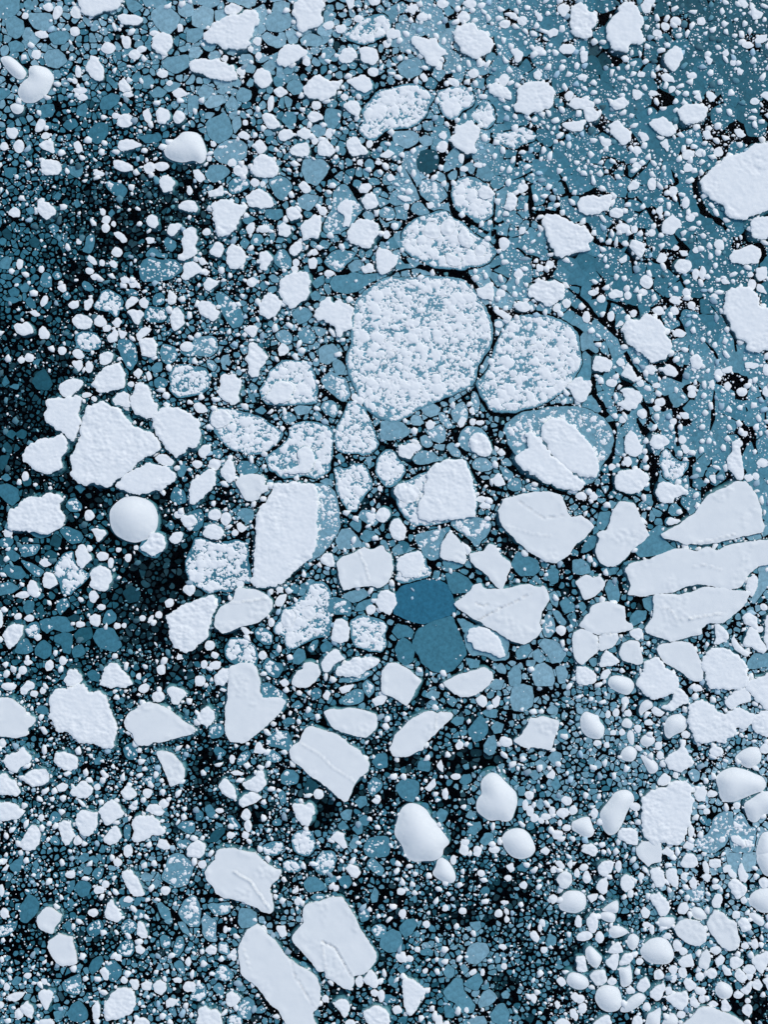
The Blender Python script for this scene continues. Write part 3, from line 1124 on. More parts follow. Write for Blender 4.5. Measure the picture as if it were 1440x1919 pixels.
f 64,31 68,30 75,29 79,24 83,25 87,31 90,34 95,37 96,40 93,45 92,51 90,55 88,58 85,56 78,48 70,42 65,37
b 8,71 10,61 14,56 25,53 34,51 42,52 47,56 50,63 53,70 52,75 46,78 38,80 30,83 23,82 16,79 9,76
b 46,46 55,45 62,49 67,55 62,60 52,61 49,56
b 22,99 26,89 34,84 45,80 51,79 53,85 57,93 60,101 61,106 57,112 52,117 46,120 36,118 29,112 26,106
b 8,103 11,97 14,94 19,97 23,102 22,111 16,115 11,111
b 6,90 10,84 17,85 22,89 21,95 16,93 11,95
f 53,69 57,65 65,59 67,55 73,53 75,57 85,58 95,57 102,54 110,54 117,57 119,55 122,59 124,65 121,70 118,75 117,82 118,88 115,93 108,97 104,99 98,97 90,93 80,87 72,82 65,79 59,74
g 61,93 63,88 68,86 76,87 84,90 93,96 92,104 91,110 82,111 77,107 66,107 62,100
w 63,95 65,87 72,86 79,88 85,92 88,98 91,107 86,108 80,105 74,104 68,101 67,97
g 55,80 60,80 67,84 65,88 60,90
g 61,109 66,110 72,111 71,116 65,117
g 96,39 100,29 107,33 115,36 117,43 112,47 102,47
g 111,50 114,47 119,52 117,54
g 122,44 127,41 131,44 131,52 126,54 123,49
g 124,62 128,59 131,63 130,71 126,69
g 132,68 136,63 143,70 143,74 136,76
m 119,84 122,77 125,75 128,82 129,89 124,94 120,92
g 126,74 131,74 137,82 135,85 130,82
g 117,100 120,95 127,96 135,101 137,106 133,112 126,113 122,106
g 112,105 116,102 122,110 117,113 112,110
g 99,105 103,100 109,99 111,104 107,109 101,110
g 111,121 114,115 120,113 126,117 128,126 126,130 114,130
g 129,116 136,115 138,121 136,128 131,128
g 93,121 97,116 102,115 103,124 102,130 95,130
e 133,88.5,3.5,3.5,0
g 107,111 114,111 112,116 107,115
g 83,116 88,113 92,117 91,121 86,120
g 138,78 143,75 144,85 141,87
T 1080 960
f 15,16 18,14 23,14 26,6 27,0 32,-8 36,-8 44,-6 47,2 49,7 53,13 55,17 51,21 45,26 41,29 39,33 33,38 29,40 23,41 18,38 14,29 17,21
f 66,19 64,16 70,13 80,7 89,1 91,-3 98,-12 110,-18 120,-23 127,-23 129,-20 135,-14 139,-3 139,6 141,10 139,15 130,17 120,19 112,21 105,23 95,24 82,24 74,21
f 37,43 40,38 50,36 56,35 62,32 72,28 82,27 90,30 98,26 106,29 112,25 125,23 150,20 150,38 136,41 130,46 122,57 113,58 104,56 92,54 82,55 72,60 62,61 50,63 39,62 42,54
f 58,62 70,61 77,62 85,60 98,56 110,57 122,59 131,60 126,69 121,75 110,83 106,83 99,83 94,87 95,91 80,94 72,97 60,93 53,90 52,87 57,80 59,70
w 128,57 129,50 133,46 136,50 136,56 132,63 128,60
f -1,52 4,49 8,47 13,49 18,48 22,53 20,57 14,63 7,66 4,61
f 3,85 6,79 10,75 11,71 17,68 25,67 32,69 37,71 37,81 42,84 43,87 36,90 32,90 24,91 17,92 10,90
f -2,90 4,87 10,90 17,93 17,103 12,108 5,114 -1,110 -3,100
f 17,92 31,90 32,95 27,101 18,104
w 40,89 47,87 50,88 49,94 46,96 42,93
f 32,106 35,98 40,96 47,97 49,105 50,113 44,114 35,111
w 18,115 19,109 22,103 27,106 33,112 28,115 20,116
w 104,84 108,84 114,90 114,95 107,99 103,99 105,92
f 61,102 63,99 72,98 80,96 87,99 90,104 93,110 95,117 95,125 88,127 82,123 75,117 65,112 62,107
w 96,108 102,102 110,101 116,104 122,108 127,115 128,122 131,126 124,131 112,132 100,132 97,122 95,115
w 125,78 130,75 136,79 136,87 133,87 127,84
w 126,97 130,86 135,89 140,97 143,103 140,106 133,102 127,100
w 142,78 146,76 150,95 150,105 143,103 141,95
e 141,71,3,2.5,0
w 67,8 70,4 77,5 79,7 70,10
e 137.5,87.5,3,2.2,0
w 117,96 118,93 121,96 122,99 126,102 131,105 128,108 120,104
w 0,116 5,115 12,118 16,122 15,127 8,129 1,129
w 18,125 20,119 25,117 27,120 22,125
g 22,57 25,51 31,53 33,61 32,67 25,66
g 50,65 57,63 58,72 56,75 51,71
g 41,78 45,74 53,74 52,80 44,85 41,82
g 52,17 62,10 68,12 64,18 71,25 76,27 60,32 48,33 44,28
g 23,45 27,41 30,42 30,46 25,47
g 16,8 18,0 26,0 24,9 20,14 16,12
g -2,36 4,35 10,39 11,45 4,47 -2,45
g 6,24 10,18 16,18 14,26 8,30 4,30
g 1,69 5,67 8,71 5,75
g 137,42 146,38 146,52 139,62 134,68 131,66 136,57 137,50
g 129,112 134,106 146,106 146,115 134,117 128,118
S
f 935,955 945,935 970,928 1000,922 1030,922 1055,930 1060,950 1070,970 1090,965 1115,985 1100,1005 1080,1020 1065,1040 1040,1055 1020,1050 995,1035 970,1015 955,1000 938,980
T 0 1280
f -3,12 6,11 12,14 19,19 20,23 26,26 26,29 21,34 21,39 9,41 -3,39
w 38,10 43,4 54,4 60,2 63,2 66,6 70,8 74,6 79,11 80,15 83,22 86,29 88,34 87,39 85,43 84,48 78,48 72,46 66,45 62,45 56,42 53,37 43,36 41,30 38,25 39,19
f 93,29 97,22 102,19 108,15 114,14 120,17 126,19 132,24 139,30 146,34 144,38 134,40 126,43 120,45 115,44 112,47 104,46 101,42 99,37 95,34
w 125,5 130,3 136,4 140,8 137,12 133,16 129,15 128,10
w 15,4 18,1 20,-2 26,0 26,4 22,5 20,8 16,8
e 25.5,8,3,2.2,0
e 32,5.5,2,2.5,0
e 6.5,2.5,5,2.5,0
e 119,10,5,4,0
w 3,57 7,54 12,52 17,48 22,53 24,57 22,60 17,62 12,67 7,65 5,61
w 40,57 42,52 48,52 54,53 58,57 58,63 53,66 47,64 43,61
w 16,72 20,67 26,65 34,64 37,68 36,74 30,76 25,78 21,75
w -3,70 3,68 8,72 12,73 15,81 12,84 7,83 -3,83
w 42,77 47,74 51,77 49,81 44,81
w 53,81 58,77 60,74 64,74 66,77 70,79 69,83 65,86 60,86 54,84
w 90,82 94,77 100,80 103,84 99,87 93,87
f 117,51 124,51 130,53 135,59 139,65 138,71 134,75 128,77 125,71 122,63 119,57
w -3,88 5,90 14,92 19,96 15,100 8,103 -3,103
w 74,95 79,90 84,87 88,91 91,95 93,98 88,101 84,105 80,106 76,101
w 57,98 61,96 67,97 73,97 73,102 73,107 69,112 66,115 61,112 58,107
w 44,105 48,103 52,104 54,109 55,115 52,120 49,122 46,117
w 14,122 18,116 21,111 24,106 28,108 30,113 30,120 26,124 20,125
w 77,117 81,112 86,106 90,110 91,115 87,120 82,121
w 99,105 103,99 109,101 114,99 119,104 121,108 124,111 121,113 114,114 109,117 103,119 99,116 101,110
w 109,95 112,91 118,91 124,96 121,99 114,98
e 2,45,2.5,3,0
e 110.5,82.5,3.5,3.2,0
e 100,93,3,2.2,0
e 58,118,3,3.2,0
e 73,78,2.5,2.5,0
e 79,69.5,2,2,0
e 31,101,2.3,2.3,0
e 96,126,3.5,4,0
e 123,90,3.5,3,0
w 117,122 120,117 125,117 128,124 123,125
m 36,103 40,96 45,98 45,102 41,106 37,105
m 92,50 95,46 101,45 103,52 101,57 95,57
m 92,113 94,106 98,107 98,115 95,120
m 38,117 41,114 45,118 45,122 40,122
m 132,121 135,117 140,118 140,124 134,124
g 26,20 30,17 35,18 36,22 33,24 28,22
g 93,18 97,15 100,16 98,19
m 132,108 137,104 146,103 146,112 140,113
m 107,74 110,70 115,70 116,74 111,77
m 87,13 91,10 94,13 92,16
e 108,4,4,3.5,0
g 70,58 74,55 77,57 75,61 71,61
T 360 1280
f 28,-12 36,-15 45,-15 49,-10 51,-3 51,7 53,11 60,11 66,11 70,14 68,19 64,24 58,29 53,34 47,40 42,43 37,45 29,43 25,37 25,27 25,18 27,10 27,0
m 51,0 58,0 64,4 70,8 71,13 68,20 60,24 53,11
w 4,26 7,21 11,17 16,21 17,26 14,31 11,34 9,31 5,28
m 13,33 18,30 23,31 24,36 21,42 14,42 12,38
f 99,22 103,20 110,20 118,18 127,20 138,23 139,29 138,34 131,41 123,40 115,37 108,34 104,31
f 73,51 76,47 81,44 83,37 87,33 91,32 98,35 105,37 112,40 118,46 124,49 129,55 133,60 132,66 126,70 122,76 120,80 117,88 114,89 108,84 100,76 90,70 82,63 75,57
w 38,75 42,72 47,70 49,66 53,66 55,71 56,75 52,80 49,81 43,80
w 20,77 23,71 27,72 30,76 33,81 33,87 29,86 24,83
w 35,88 40,83 46,82 53,86 49,89 43,91 39,93 36,91
w 75,93 78,90 84,91 89,90 92,94 93,97 90,101 87,108 83,106 79,103
w 104,116 109,111 114,113 115,119 117,123 114,124 110,120
m 55,56 60,50 65,53 68,57 63,60 57,59
w 46,52 48,45 51,44 53,48 56,50 53,53
m 55,43 60,38 66,36 72,36 73,41 75,47 72,51 65,48 58,47
d 84,81 87,71 92,74 95,77 90,84
m 66,70 70,65 76,65 80,69 79,75 73,77 67,76
m 34,57 37,52 42,50 44,53 42,58 37,62 34,61
m 15,50 19,47 26,51 24,55 18,55
w 28,67 33,65 39,68 34,69
e 40.5,98.5,3.5,4,0
e 30,57,2,3,0
w 98,9 101,5 104,8 102,13 99,12
w 110,4 115,2 122,1 118,6 113,8
w 135,13 140,9 146,10 144,16 137,17
e 95,83,3.5,3.5,0
w 134,88 138,86 142,87 139,91
m 111,14 114,9 120,6 124,4 128,6 129,13 122,16 115,17
m 88,7 92,3 97,5 97,11 91,13
m 74,17 79,13 84,17 79,20
g 83,23 88,21 92,24 87,26
g 67,29 72,26 77,27 77,31 70,31
m 64,85 66,79 70,82 71,89 67,92
m 134,59 138,53 146,52 148,63 139,65
m 60,104 64,101 68,103 67,107 61,107
r 74,119 77,111 83,109 91,112 93,118 92,126 86,131 77,127
r 53,122 60,119 68,119 69,124 63,129 55,129
m -2,105 3,103 7,109 4,113 -2,113
w 0,120 5,117 10,121 10,128 6,131 -4,129 -3,123
m 9,94 13,91 18,96 18,102 12,101
m 2,97 5,94 9,98 7,103 3,103
m 25,100 29,98 34,103 37,108 33,111 28,106
e 42,107,2.5,4,0
e 21,95.5,3,2,0
e 29,114,3,2.5,0
e 40,114,2.7,2.5,0
d 11,119 16,111 22,108 25,109 24,113 17,119
g 122,89 126,85 131,85 131,91 126,94
g 111,98 115,95 120,95 119,103 113,102
g 120,109 124,105 128,106 128,112 124,114
g 109,107 113,103 118,109 111,110
g 125,102 130,99 134,103 131,107 127,106
g 118,121 121,116 125,115 124,123 120,125
m 128,123 134,116 142,115 148,117 148,130 130,130
m 132,76 136,71 142,73 142,80 135,85 133,82
m 127,1 132,-3 137,2 136,8 133,12 129,8
T 720 1280
f -2,7 -2,-8 3,-15 10,-15 18,-11 24,-6 28,-2 26,1 24,6 20,12 17,17 11,13 5,10
f 45,-1 55,-6 66,-9 74,-12 82,-8 82,-4 79,1 74,6 68,9 62,10 57,10 52,7 47,3
f 4,49 7,43 9,38 15,32 22,26 30,22 36,21 40,23 42,21 50,22 52,24 49,28 45,31 40,37 36,40 31,45 29,50 22,53 17,55 7,55
f 97,43 102,39 106,34 110,26 114,27 118,25 123,26 131,28 130,35 127,44 126,50 118,49 110,48 109,50 103,47
s 73,75 75,71 80,67 85,68 90,73 95,78 99,82 100,89 98,96 96,102 92,104 86,102 80,103 74,100 69,95 70,87 74,83 73,79
s 8,111 10,103 13,94 19,90 26,91 32,95 35,101 40,106 44,112 48,117 49,120 44,124 44,129 38,133 30,133 23,134 16,130 14,122 9,115
s 88,117 91,112 97,109 104,109 109,113 112,119 114,125 110,130 103,132 96,130 91,125
w 69,12 73,9 77,11 77,16 74,18 70,15
w 81,13 85,9 88,11 86,16 83,19
w 86,43 89,40 95,42 97,46 93,48 88,46
w 53,47 56,42 60,45 59,49 55,50
w 39,61 43,57 45,62 44,67
w 122,69 126,64 129,68 127,72 123,71
w 30,79 34,75 38,71 39,77 34,81
e 54,70,3.5,2.2,0
e 46,83,2.3,4,0
g 95,12 97,3 105,1 111,3 112,10 111,17 105,21 97,20
g 63,35 68,29 72,25 77,28 78,36 74,42 68,44 65,40
g 75,47 78,41 83,39 85,46 83,53 79,54 75,51
g 80,33 84,29 90,31 88,37 83,38
g 9,78 13,73 20,72 26,75 26,82 22,89 17,88 12,84
g 73,22 78,19 85,20 84,26 78,25
g 50,29 54,25 60,26 59,31 54,32
g 31,9 36,5 42,7 41,11 34,12
g 33,15 37,11 41,15 38,18
g 47,14 51,10 55,13 52,18
g 79,2 83,-3 90,-2 88,5 82,5
g 25,65 26,59 31,56 35,60 34,66
g 57,74 59,69 65,68 66,73 61,77
g 39,98 43,94 48,97 46,103 42,105
g 62,112 66,105 72,104 73,109 68,114
g 72,119 76,112 82,113 82,118 76,122
g 61,100 65,95 69,98 66,102
g 130,42 131,36 136,34 140,40 134,44
g 122,20 126,16 131,19 130,24 124,23
g 123,56 127,51 133,53 133,58 128,62
g 113,60 118,57 123,62 120,66
g 109,68 114,65 117,70 113,73
g 125,75 130,72 133,77 129,81
g 100,78 106,77 106,84 101,84
g 114,92 117,86 121,90 118,95
e 109,84,3.5,3,0
e 137,88,4,3,0
e 134,97.5,4.5,3.5,0
e 113,101,3,3,0
e 106,91,2.2,3.5,0
e 109.5,96,2.5,3.5,0
e 126,95.5,2.5,3,0
e 142,95,3,3.5,0
e 137,108.5,3,2.5,0
e 130,113.5,4,3,0
e 122,100,3.5,2.5,0
e 118,103,2,2.3,0
e 132,105,1.8,2.2,0
e 83,124.5,4,2.5,0
e 60,125,3.5,4,0
e 70,125,3,3,0
e 61,119.5,3,2.5,0
w 117,126 121,122 125,125 122,129
T 1080 1280
s 24,1 25,-4 30,-6 40,-4 44,1 43,5 39,9 34,8 28,5
w 46,1 47,-4 49,-8 53,-16 57,-18 61,-19 65,-13 67,-11 72,-9 77,-4 76,2 73,7 67,10 61,12 56,12 53,8 49,5
s 3,28 5,23 8,21 14,24 17,24 18,29 22,33 20,41 15,42 8,40 4,35
s 47,21 49,15 53,12 57,14 58,18 54,20 51,22 49,25
w 56,20 59,17 64,20 67,22 64,25 59,24
w 64,18 69,15 73,11 74,6 77,3 81,6 85,12 83,15 77,17 72,21 68,20
w 85,17 90,14 97,14 103,17 108,22 112,23 118,19 122,18 126,21 134,23 131,28 129,33 124,34 119,33 119,37 115,41 111,45 104,43 98,44 89,44 87,36 84,27
w 112,15 115,9 122,4 127,3 130,8 131,14 125,15 121,17 117,20 114,18
w 127,2 133,-3 150,-10 150,20 143,20 138,15 132,9
w 131,29 134,24 139,21 150,22 150,38 141,40 135,37 132,33
s 66,33 68,27 72,24 78,23 82,26 84,31 81,36 75,38 70,42 67,39
s 34,31 36,27 39,26 43,30 41,34 36,33
e 37,13.5,3,3,0
e 39,22.5,2.8,2.5,0
w 43,33 46,31 49,33 47,38
s 38,39 40,35 43,36 44,42 43,47 40,45
s 48,43 51,39 55,38 60,42 58,46 53,48 49,46
s 33,55 35,50 39,47 43,48 46,51 45,56 42,59 35,58
s 48,54 52,54 57,57 61,60 62,64 60,67 56,68 54,66 51,60
e 62,47,3,3,0
e 63,54,2.5,3,0
e 47,48.5,2.7,1.5,35
e 34.5,37,2.3,2.3,0
e 28,37,2.2,2,0
e 23,46.5,2.2,2.2,0
e 16,45,3,2,0
e 30,22,2.3,3,0
e 24,23.5,1.8,2.8,0
e 54.5,29.5,3,2.3,0
e 82.5,38.5,3,2.5,0
w 66,57 71,53 77,50 79,46 81,45 82,50 86,55 90,60 86,62 82,63 79,67 74,65 70,64
w 61,74 63,70 67,67 71,70 71,74 66,77 62,76
s 119,56 124,51 130,48 137,48 139,52 139,58 136,61 131,64 127,63 122,59
s 105,72 107,68 112,65 118,63 127,65 134,68 140,70 143,76 140,81 133,83 126,86 119,89 111,89 108,85 107,79
s 126,90 132,87 137,83 142,81 152,82 152,97 141,98 135,105 130,103 127,96
w 49,89 52,85 58,80 63,78 68,77 73,74 77,72 82,74 86,78 86,84 88,88 87,96 85,101 84,108 80,117 76,121 70,120 65,118 59,120 54,117 51,113 51,108 49,104 50,98
s 18,98 20,94 26,87 29,82 35,80 40,81 43,84 44,88 41,92 38,97 36,103 33,109 29,113 25,114 21,110 19,104
w 31,116 33,110 39,108 43,109 47,111 46,116 46,121 41,121 36,119
s 0,103 4,101 10,100 12,106 14,111 12,115 7,116 1,112 -3,110 -3,104
w 89,84 91,79 96,77 98,82 97,87 92,89
e 44.5,92.5,3.5,3.2,0
e 14,97.5,2.8,3.5,0
e 86.5,111,2.2,5,0
e 121,92,2.5,2.5,0
e 98,96,2.2,2.5,0
e 75,69,2,2.5,0
e 88,80,2,2,0
e 102,83,3.5,2.5,0
w 116,115 120,114 126,118 127,122 123,122 118,119
w 100,50 104,47 109,48 110,53 105,55 101,54
w 80,123 84,118 89,121 87,125
s 135,126 137,118 140,112 146,111 150,130 136,131
w 4,126 7,121 12,120 17,125 14,130
w 64,127 68,122 74,127 70,130
m 90,118 100,112 104,100 112,96 118,96 118,108 113,120 103,128 92,125
m 118,100 125,97 130,108 136,108 134,128 118,128 115,118
m 83,67 88,64 94,67 93,73 88,75
e 142,49,3.5,4,0
e 91,4,4,2.5,0
T 0 1599
w 92,14 95,12 100,15 104,18 106,24 109,30 106,32 100,32 97,27 93,22
f 28,48 31,45 32,42 35,40 38,40 42,43 47,46 45,51 42,54 40,60 36,59 30,57 28,53
f 36,66 40,63 44,60 49,61 54,62 55,69 57,76 58,82 53,84 46,84 42,81 38,75 36,70
w 78,45 80,39 83,35 85,36 88,41 91,47 90,50 85,51 79,48
w 103,58 104,51 107,53 110,58 110,63 106,63 103,61
w 78,115 83,107 87,102 93,100 99,101 101,107 101,114 98,119 93,121 87,124 81,125 78,121
w 29,105 32,102 37,102 40,106 38,112 35,117 32,114
w 5,107 10,104 16,104 20,102 18,107 12,111 6,110
w 15,115 20,110 24,114 25,119 24,124 20,122
e 14,120,3,3.5,0
w 69,116 73,110 75,116 74,123 70,124 70,120
w 124,110 128,108 134,111 130,115 125,115
w 115,99 119,95 125,97 125,102 121,106 116,103
w 106,98 110,95 114,97 113,102 107,102
w 97,95 103,94 105,98 103,102 99,101
w 137,100 139,96 146,97 146,103 139,103
r -3,55 6,53 13,50 12,55 7,61 -3,64
e 3,45,3,3.5,0
e 1,28,2,4,0
w 1,13 5,8 7,9 5,13
e 2.5,6,2.5,2.2,0
w 85,5 88,3 92,7 89,10 86,9
e 53,16,3.5,2.8,0
e 74,27.5,4,2.8,0
e 79,23,3,2.5,0
e 70,44.5,3.5,2.7,0
e 96,34.5,3.5,2.2,0
e 124,27.5,3.5,3,0
e 93,95,2.5,2.5,0
w 101,70 105,68 109,72 106,76 102,74
e 88.5,78,2.5,2.5,0
w 75,88 78,85 82,89 81,95 78,94
m 79,85 82,81 86,80 90,85 91,91 88,95 84,96 79,93
m 46,97 51,93 60,90 61,97 60,105 54,106 48,103
m 64,57 69,51 75,50 79,54 75,60 70,63 66,61
m 90,56 93,50 96,48 102,52 102,58 97,61 92,60
m 87,72 91,66 97,64 101,69 101,75 96,78 89,76
m 69,16 72,11 78,11 77,17 73,20
m 101,46 103,42 109,43 108,48 103,50
m 126,2 131,-1 140,2 146,8 143,18 140,23 133,26 126,22 121,19 124,12
m 133,44 138,35 146,31 150,42 150,55 143,56 137,50
m 117,38 121,36 126,42 130,52 126,52 121,46
m 132,51 138,51 142,58 143,63 137,60
m 130,70 133,63 137,63 138,72 133,78 130,77
m 119,64 122,60 127,62 128,70 122,71
m 130,83 135,79 139,87 138,93 134,89
g 15,40 18,36 21,31 26,33 29,38 28,44 24,48 20,52 15,50
g 7,9 12,5 17,4 16,11 12,15 8,12
b 55,27 59,21 64,20 68,24 66,31 61,33
b 50,26 52,21 56,20 55,27 52,29
b 50,120 54,113 59,111 65,117 65,124 60,127 53,125
g 40,119 44,118 49,117 47,123 42,125
g 66,86 70,79 76,77 77,82 73,88 69,91
g 47,54 51,51 55,55 53,60
g 50,37 53,34 56,38 53,41
g 8,97 12,92 16,94 14,98 10,99
g 105,17 109,14 115,17 113,21 107,21
g 100,38 102,33 107,33 105,38 102,40
g 113,23 117,19 121,22 117,27
g 89,35 93,32 100,37 96,40 91,40
g 58,4 62,0 66,0 67,4 62,7
g 66,4 70,2 74,5 72,8
g 62,12 66,9 69,12 67,16 63,15
g 24,8 27,5 29,9 27,12
g 3,18 6,14 9,18 7,21
w 100,128 103,124 108,123 112,128 110,131 102,131
w 29,125 34,124 38,124 41,128 30,129
e 21,91.5,2.7,2.3,0
e 33,96,2.3,2.3,0
e 5,100,2,2.8,0
e 0,114,2.5,2.5,0
e 133,95,3,2,0
e 141,81,2,3,0
T 360 1599
f 10,14 13,9 18,5 17,1 20,-3 30,-4 40,-2 47,-1 51,3 56,7 61,10 67,13 65,19 60,22 58,26 60,33 61,43 59,45 53,43 47,40 39,36 30,34 24,33 18,29 16,25 11,20
f 35,71 38,64 41,58 46,55 49,53 52,55 56,60 62,65 67,71 71,77 76,81 82,85 90,89 94,93 96,100 96,110 94,116 90,119 92,126 94,131 72,131 69,125 65,117 58,111 52,103 44,96 37,90 36,82
f 75,63 80,56 84,52 84,41 88,38 97,35 105,33 113,33 117,40 122,47 126,56 131,64 136,71 139,77 137,82 130,90 125,91 121,91 122,97 119,102 115,101 107,96 100,92 100,87 95,88 91,82 84,75 78,69
w 128,94 131,89 135,87 139,92 139,99 136,101 131,98
e 125.5,96,2.7,4,0
w 63,55 70,54 72,61 67,63
w 25,110 26,105 30,103 34,106 36,109 32,115 27,114
w 3,125 6,117 10,114 14,117 18,117 22,122 23,128 20,131 4,131
w 105,112 110,109 115,109 118,114 117,121 114,123 110,117
w 128,118 133,116 138,113 146,117 148,124 147,130 135,130 130,124
w 114,11 119,8 124,10 127,15 123,19 118,15
w 10,72 14,68 19,71 18,75 13,76
e 119,128,4,3,0
r 19,73 21,66 26,66 28,73 27,76 22,75
r 68,8 71,5 77,5 81,8 83,11 78,14 72,14 69,12
r 92,8 94,2 98,-2 106,-2 109,4 107,9 105,14 99,17 94,14
m 77,0 83,-4 91,-3 91,4 86,6 81,4
w 0,-1 6,0 10,3 8,6 2,5
e 7.5,8,3,3,0
g 84,22 88,18 93,18 98,22 100,26 96,28 87,29 85,26
g 35,44 37,41 43,42 48,45 48,52 44,55 38,56 35,53
m 7,50 10,45 14,48 18,50 18,58 19,66 12,67 8,60
m 11,39 15,37 21,37 27,36 30,40 28,45 21,47 15,45
m -3,36 2,40 3,49 5,55 0,57 -4,55
g 110,20 113,17 118,17 120,22 116,26 111,24
m 130,9 135,3 139,7 144,12 142,17 137,15
g 134,33 137,25 140,30 139,36 135,37
m 100,20 104,16 109,18 108,22 102,22
m 125,46 127,41 133,43 133,49 127,52
m 134,57 138,53 146,55 146,62 140,64 136,62
m 88,33 92,30 99,31 99,34 92,36
r 16,90 21,83 26,84 32,90 30,95 23,96 17,94
m 15,101 20,97 24,100 24,106 20,107
m 34,115 38,109 42,107 47,112 46,118 44,125 38,124 34,120
m 32,101 36,98 41,101 38,104
m 47,118 52,114 56,117 53,120 48,120
r 0,103 6,97 11,99 11,107 4,111 -2,110
r 26,125 30,120 37,122 38,127 34,131 27,130
w 75,28 79,24 80,28 76,30
e 79.5,36,2.7,2.7,0
w 28,74 32,71 34,74 31,76
e 137,104.5,2.8,2.5,0
e 142,107,2.5,4,0
e 100,109,2.3,2.5,0
e 31.5,78,2,2,0
e 108,26,2.3,2.3,0
e 25,57,1.8,2.3,0
T 720 1599
s 36,15 39,10 40,5 43,3 47,5 50,8 53,14 54,19 52,22 46,22 40,19
f 129,19 132,15 136,13 141,16 141,21 137,26 132,25
s 131,38 134,31 138,28 146,28 151,31 152,37 150,42 144,45 137,44 132,42
w 13,95 16,93 23,94 27,98 32,102 29,106 27,111 24,118 19,120 16,116 14,106
s 137,96 138,91 141,89 147,90 153,94 154,99 150,102 144,102 139,99
w 129,95 133,92 137,97 133,100
w 6,116 11,113 14,118 11,120 8,120
w 38,123 41,121 44,122 44,130 39,130
w 128,128 131,124 136,124 140,128 138,131 130,131
w 109,106 112,105 115,108 113,112 111,111
w 127,112 130,110 133,114 130,117
w 140,107 143,104 146,106 144,112
w 139,117 143,117 146,122 144,126 140,122
w 109,60 113,58 117,63 115,67 111,65
w 123,32 127,30 130,33 129,36 126,38
w 91,9 97,7 98,12 95,15
w 101,24 105,20 108,24 106,27
e 93,18.5,2.5,2.2,0
e 13,28.5,3.2,2.5,0
e 14,45,2.7,3.2,0
e 13,77.5,3.8,3.5,0
e 19.5,79,2.8,2.4,0
e 32,53,2.6,2.6,0
e 59,43,2.8,2.7,0
e 46,41,2.2,2.5,0
e 86,45,3,2.7,0
e 90,84.5,2,2.5,0
e 67,89,2.8,1.8,-30
e 74,89,1.8,2.3,0
e 25,72,2,2,0
e 89,70,3,1.7,20
e 62,117.5,1.7,2,0
e 73,15,2.5,2.5,0
e 52,5,2.3,3,0
e 90.5,36.8,2.7,1.5,0
e 120,72.5,2.5,2.5,0
e 119,52,2,3,-20
e 117,56,1.5,2.8,0
e 92,43.5,1.5,2.3,-30
e 92.3,49.5,2,2.3,0
e 31,88,2,1.8,0
w 128,7 132,5 136,10 133,12
w 137,8 141,4 142,9 140,12
e 127.5,12,2.8,2.5,0
w 67,0 71,-3 73,0 71,3
w 141,48 146,47 147,56 144,55
g 61,79 64,70 70,67 77,68 79,74 75,79 70,83 64,82
g 45,104 50,98 54,94 59,95 60,104 65,109 68,114 66,119 58,119 53,112 48,110
g 60,98 64,94 71,90 74,96 70,103 64,101
g 71,112 74,105 79,102 85,108 80,113 72,116
g 80,121 85,114 90,113 94,120 93,128 88,129 82,126
g 60,127 67,123 75,122 77,128 70,130
g 45,115 49,113 54,119 52,123 46,123
g -2,62 6,57 12,60 14,67 10,73 4,74 -3,70
g 12,55 16,50 22,49 25,53 21,60 16,63 12,58
g 44,88 48,83 53,87 52,92 48,94
b 72,28 75,25 79,26 79,30 74,31
g 88,105 92,103 95,106 93,109 89,109
b 100,10 104,7 109,11 106,14 101,13
g 122,65 124,60 129,63 129,68 124,70
g 64,52 72,51 73,56 69,59
g 127,85 131,83 135,85 131,87
g 137,63 141,60 141,66 139,68
g 10,87 14,83 16,88 13,91
g 3,95 5,91 11,98 9,101 4,98
m 0,106 5,106 10,109 8,112 0,112
g 27,73 32,71 37,73 36,77 28,76
g 10,126 13,123 18,122 16,128
g 57,85 60,83 64,87 60,91
g 96,123 100,121 103,124 99,126
T 1080 1599
f 44,-3 50,-9 64,-9 64,-3 64,6 58,7 54,10 49,6
w 78,8 81,2 87,-1 90,3 92,8 88,11 82,11
w 16,11 20,6 26,5 29,7 27,13 21,17 17,15
w 15,26 18,20 23,17 24,23 23,29 20,31
w 33,22 34,17 39,16 41,19 44,21 43,25 38,29 34,27
w 56,12 61,10 65,14 67,20 66,25 60,25 57,18
w 67,13 70,11 75,12 77,18 77,23 74,25 69,21
w 85,21 88,17 91,21 90,27 86,25
w 100,5 106,4 109,5 109,10 103,11 100,9
w 95,7 98,5 100,11 100,15 96,14
w 94,17 98,14 102,17 99,22 96,20
w 110,11 113,8 117,9 115,13 111,14
w 114,14 117,11 120,16 120,19 116,17
w 121,13 124,7 127,12 130,17 127,22 123,20
w 114,23 117,19 121,19 125,23 128,27 126,31 121,34 117,29
s 135,4 138,-4 150,-4 150,18 142,17 138,11
s 129,37 131,31 135,28 140,26 150,26 150,43 140,45 134,41
w 56,33 58,30 60,31 62,29 67,33 70,37 70,43 68,46 63,46 59,39
s 19,43 23,39 28,36 32,35 32,45 25,44
s 17,47 20,44 26,44 30,46 29,52 22,51
w 8,50 12,45 15,46 17,52 17,56 13,59 9,57
s 24,58 28,54 35,55 40,59 35,62 27,64
w 48,43 51,40 56,43 54,48 50,48
w 76,43 78,37 83,37 85,41 82,45 77,45
s 86,44 88,40 94,41 98,46 98,49 92,50 88,48
w 102,36 104,31 109,30 110,35 108,40 103,40
s 61,53 62,48 68,48 74,48 74,53 69,57 63,55
f 73,57 77,51 83,49 91,50 95,54 98,58 97,65 93,69 87,69 81,66 77,62
f 98,52 101,46 104,42 110,44 116,50 120,52 121,58 123,64 122,70 115,73 109,70 104,64 100,59
w 121,52 124,48 128,48 132,54 130,58 125,59
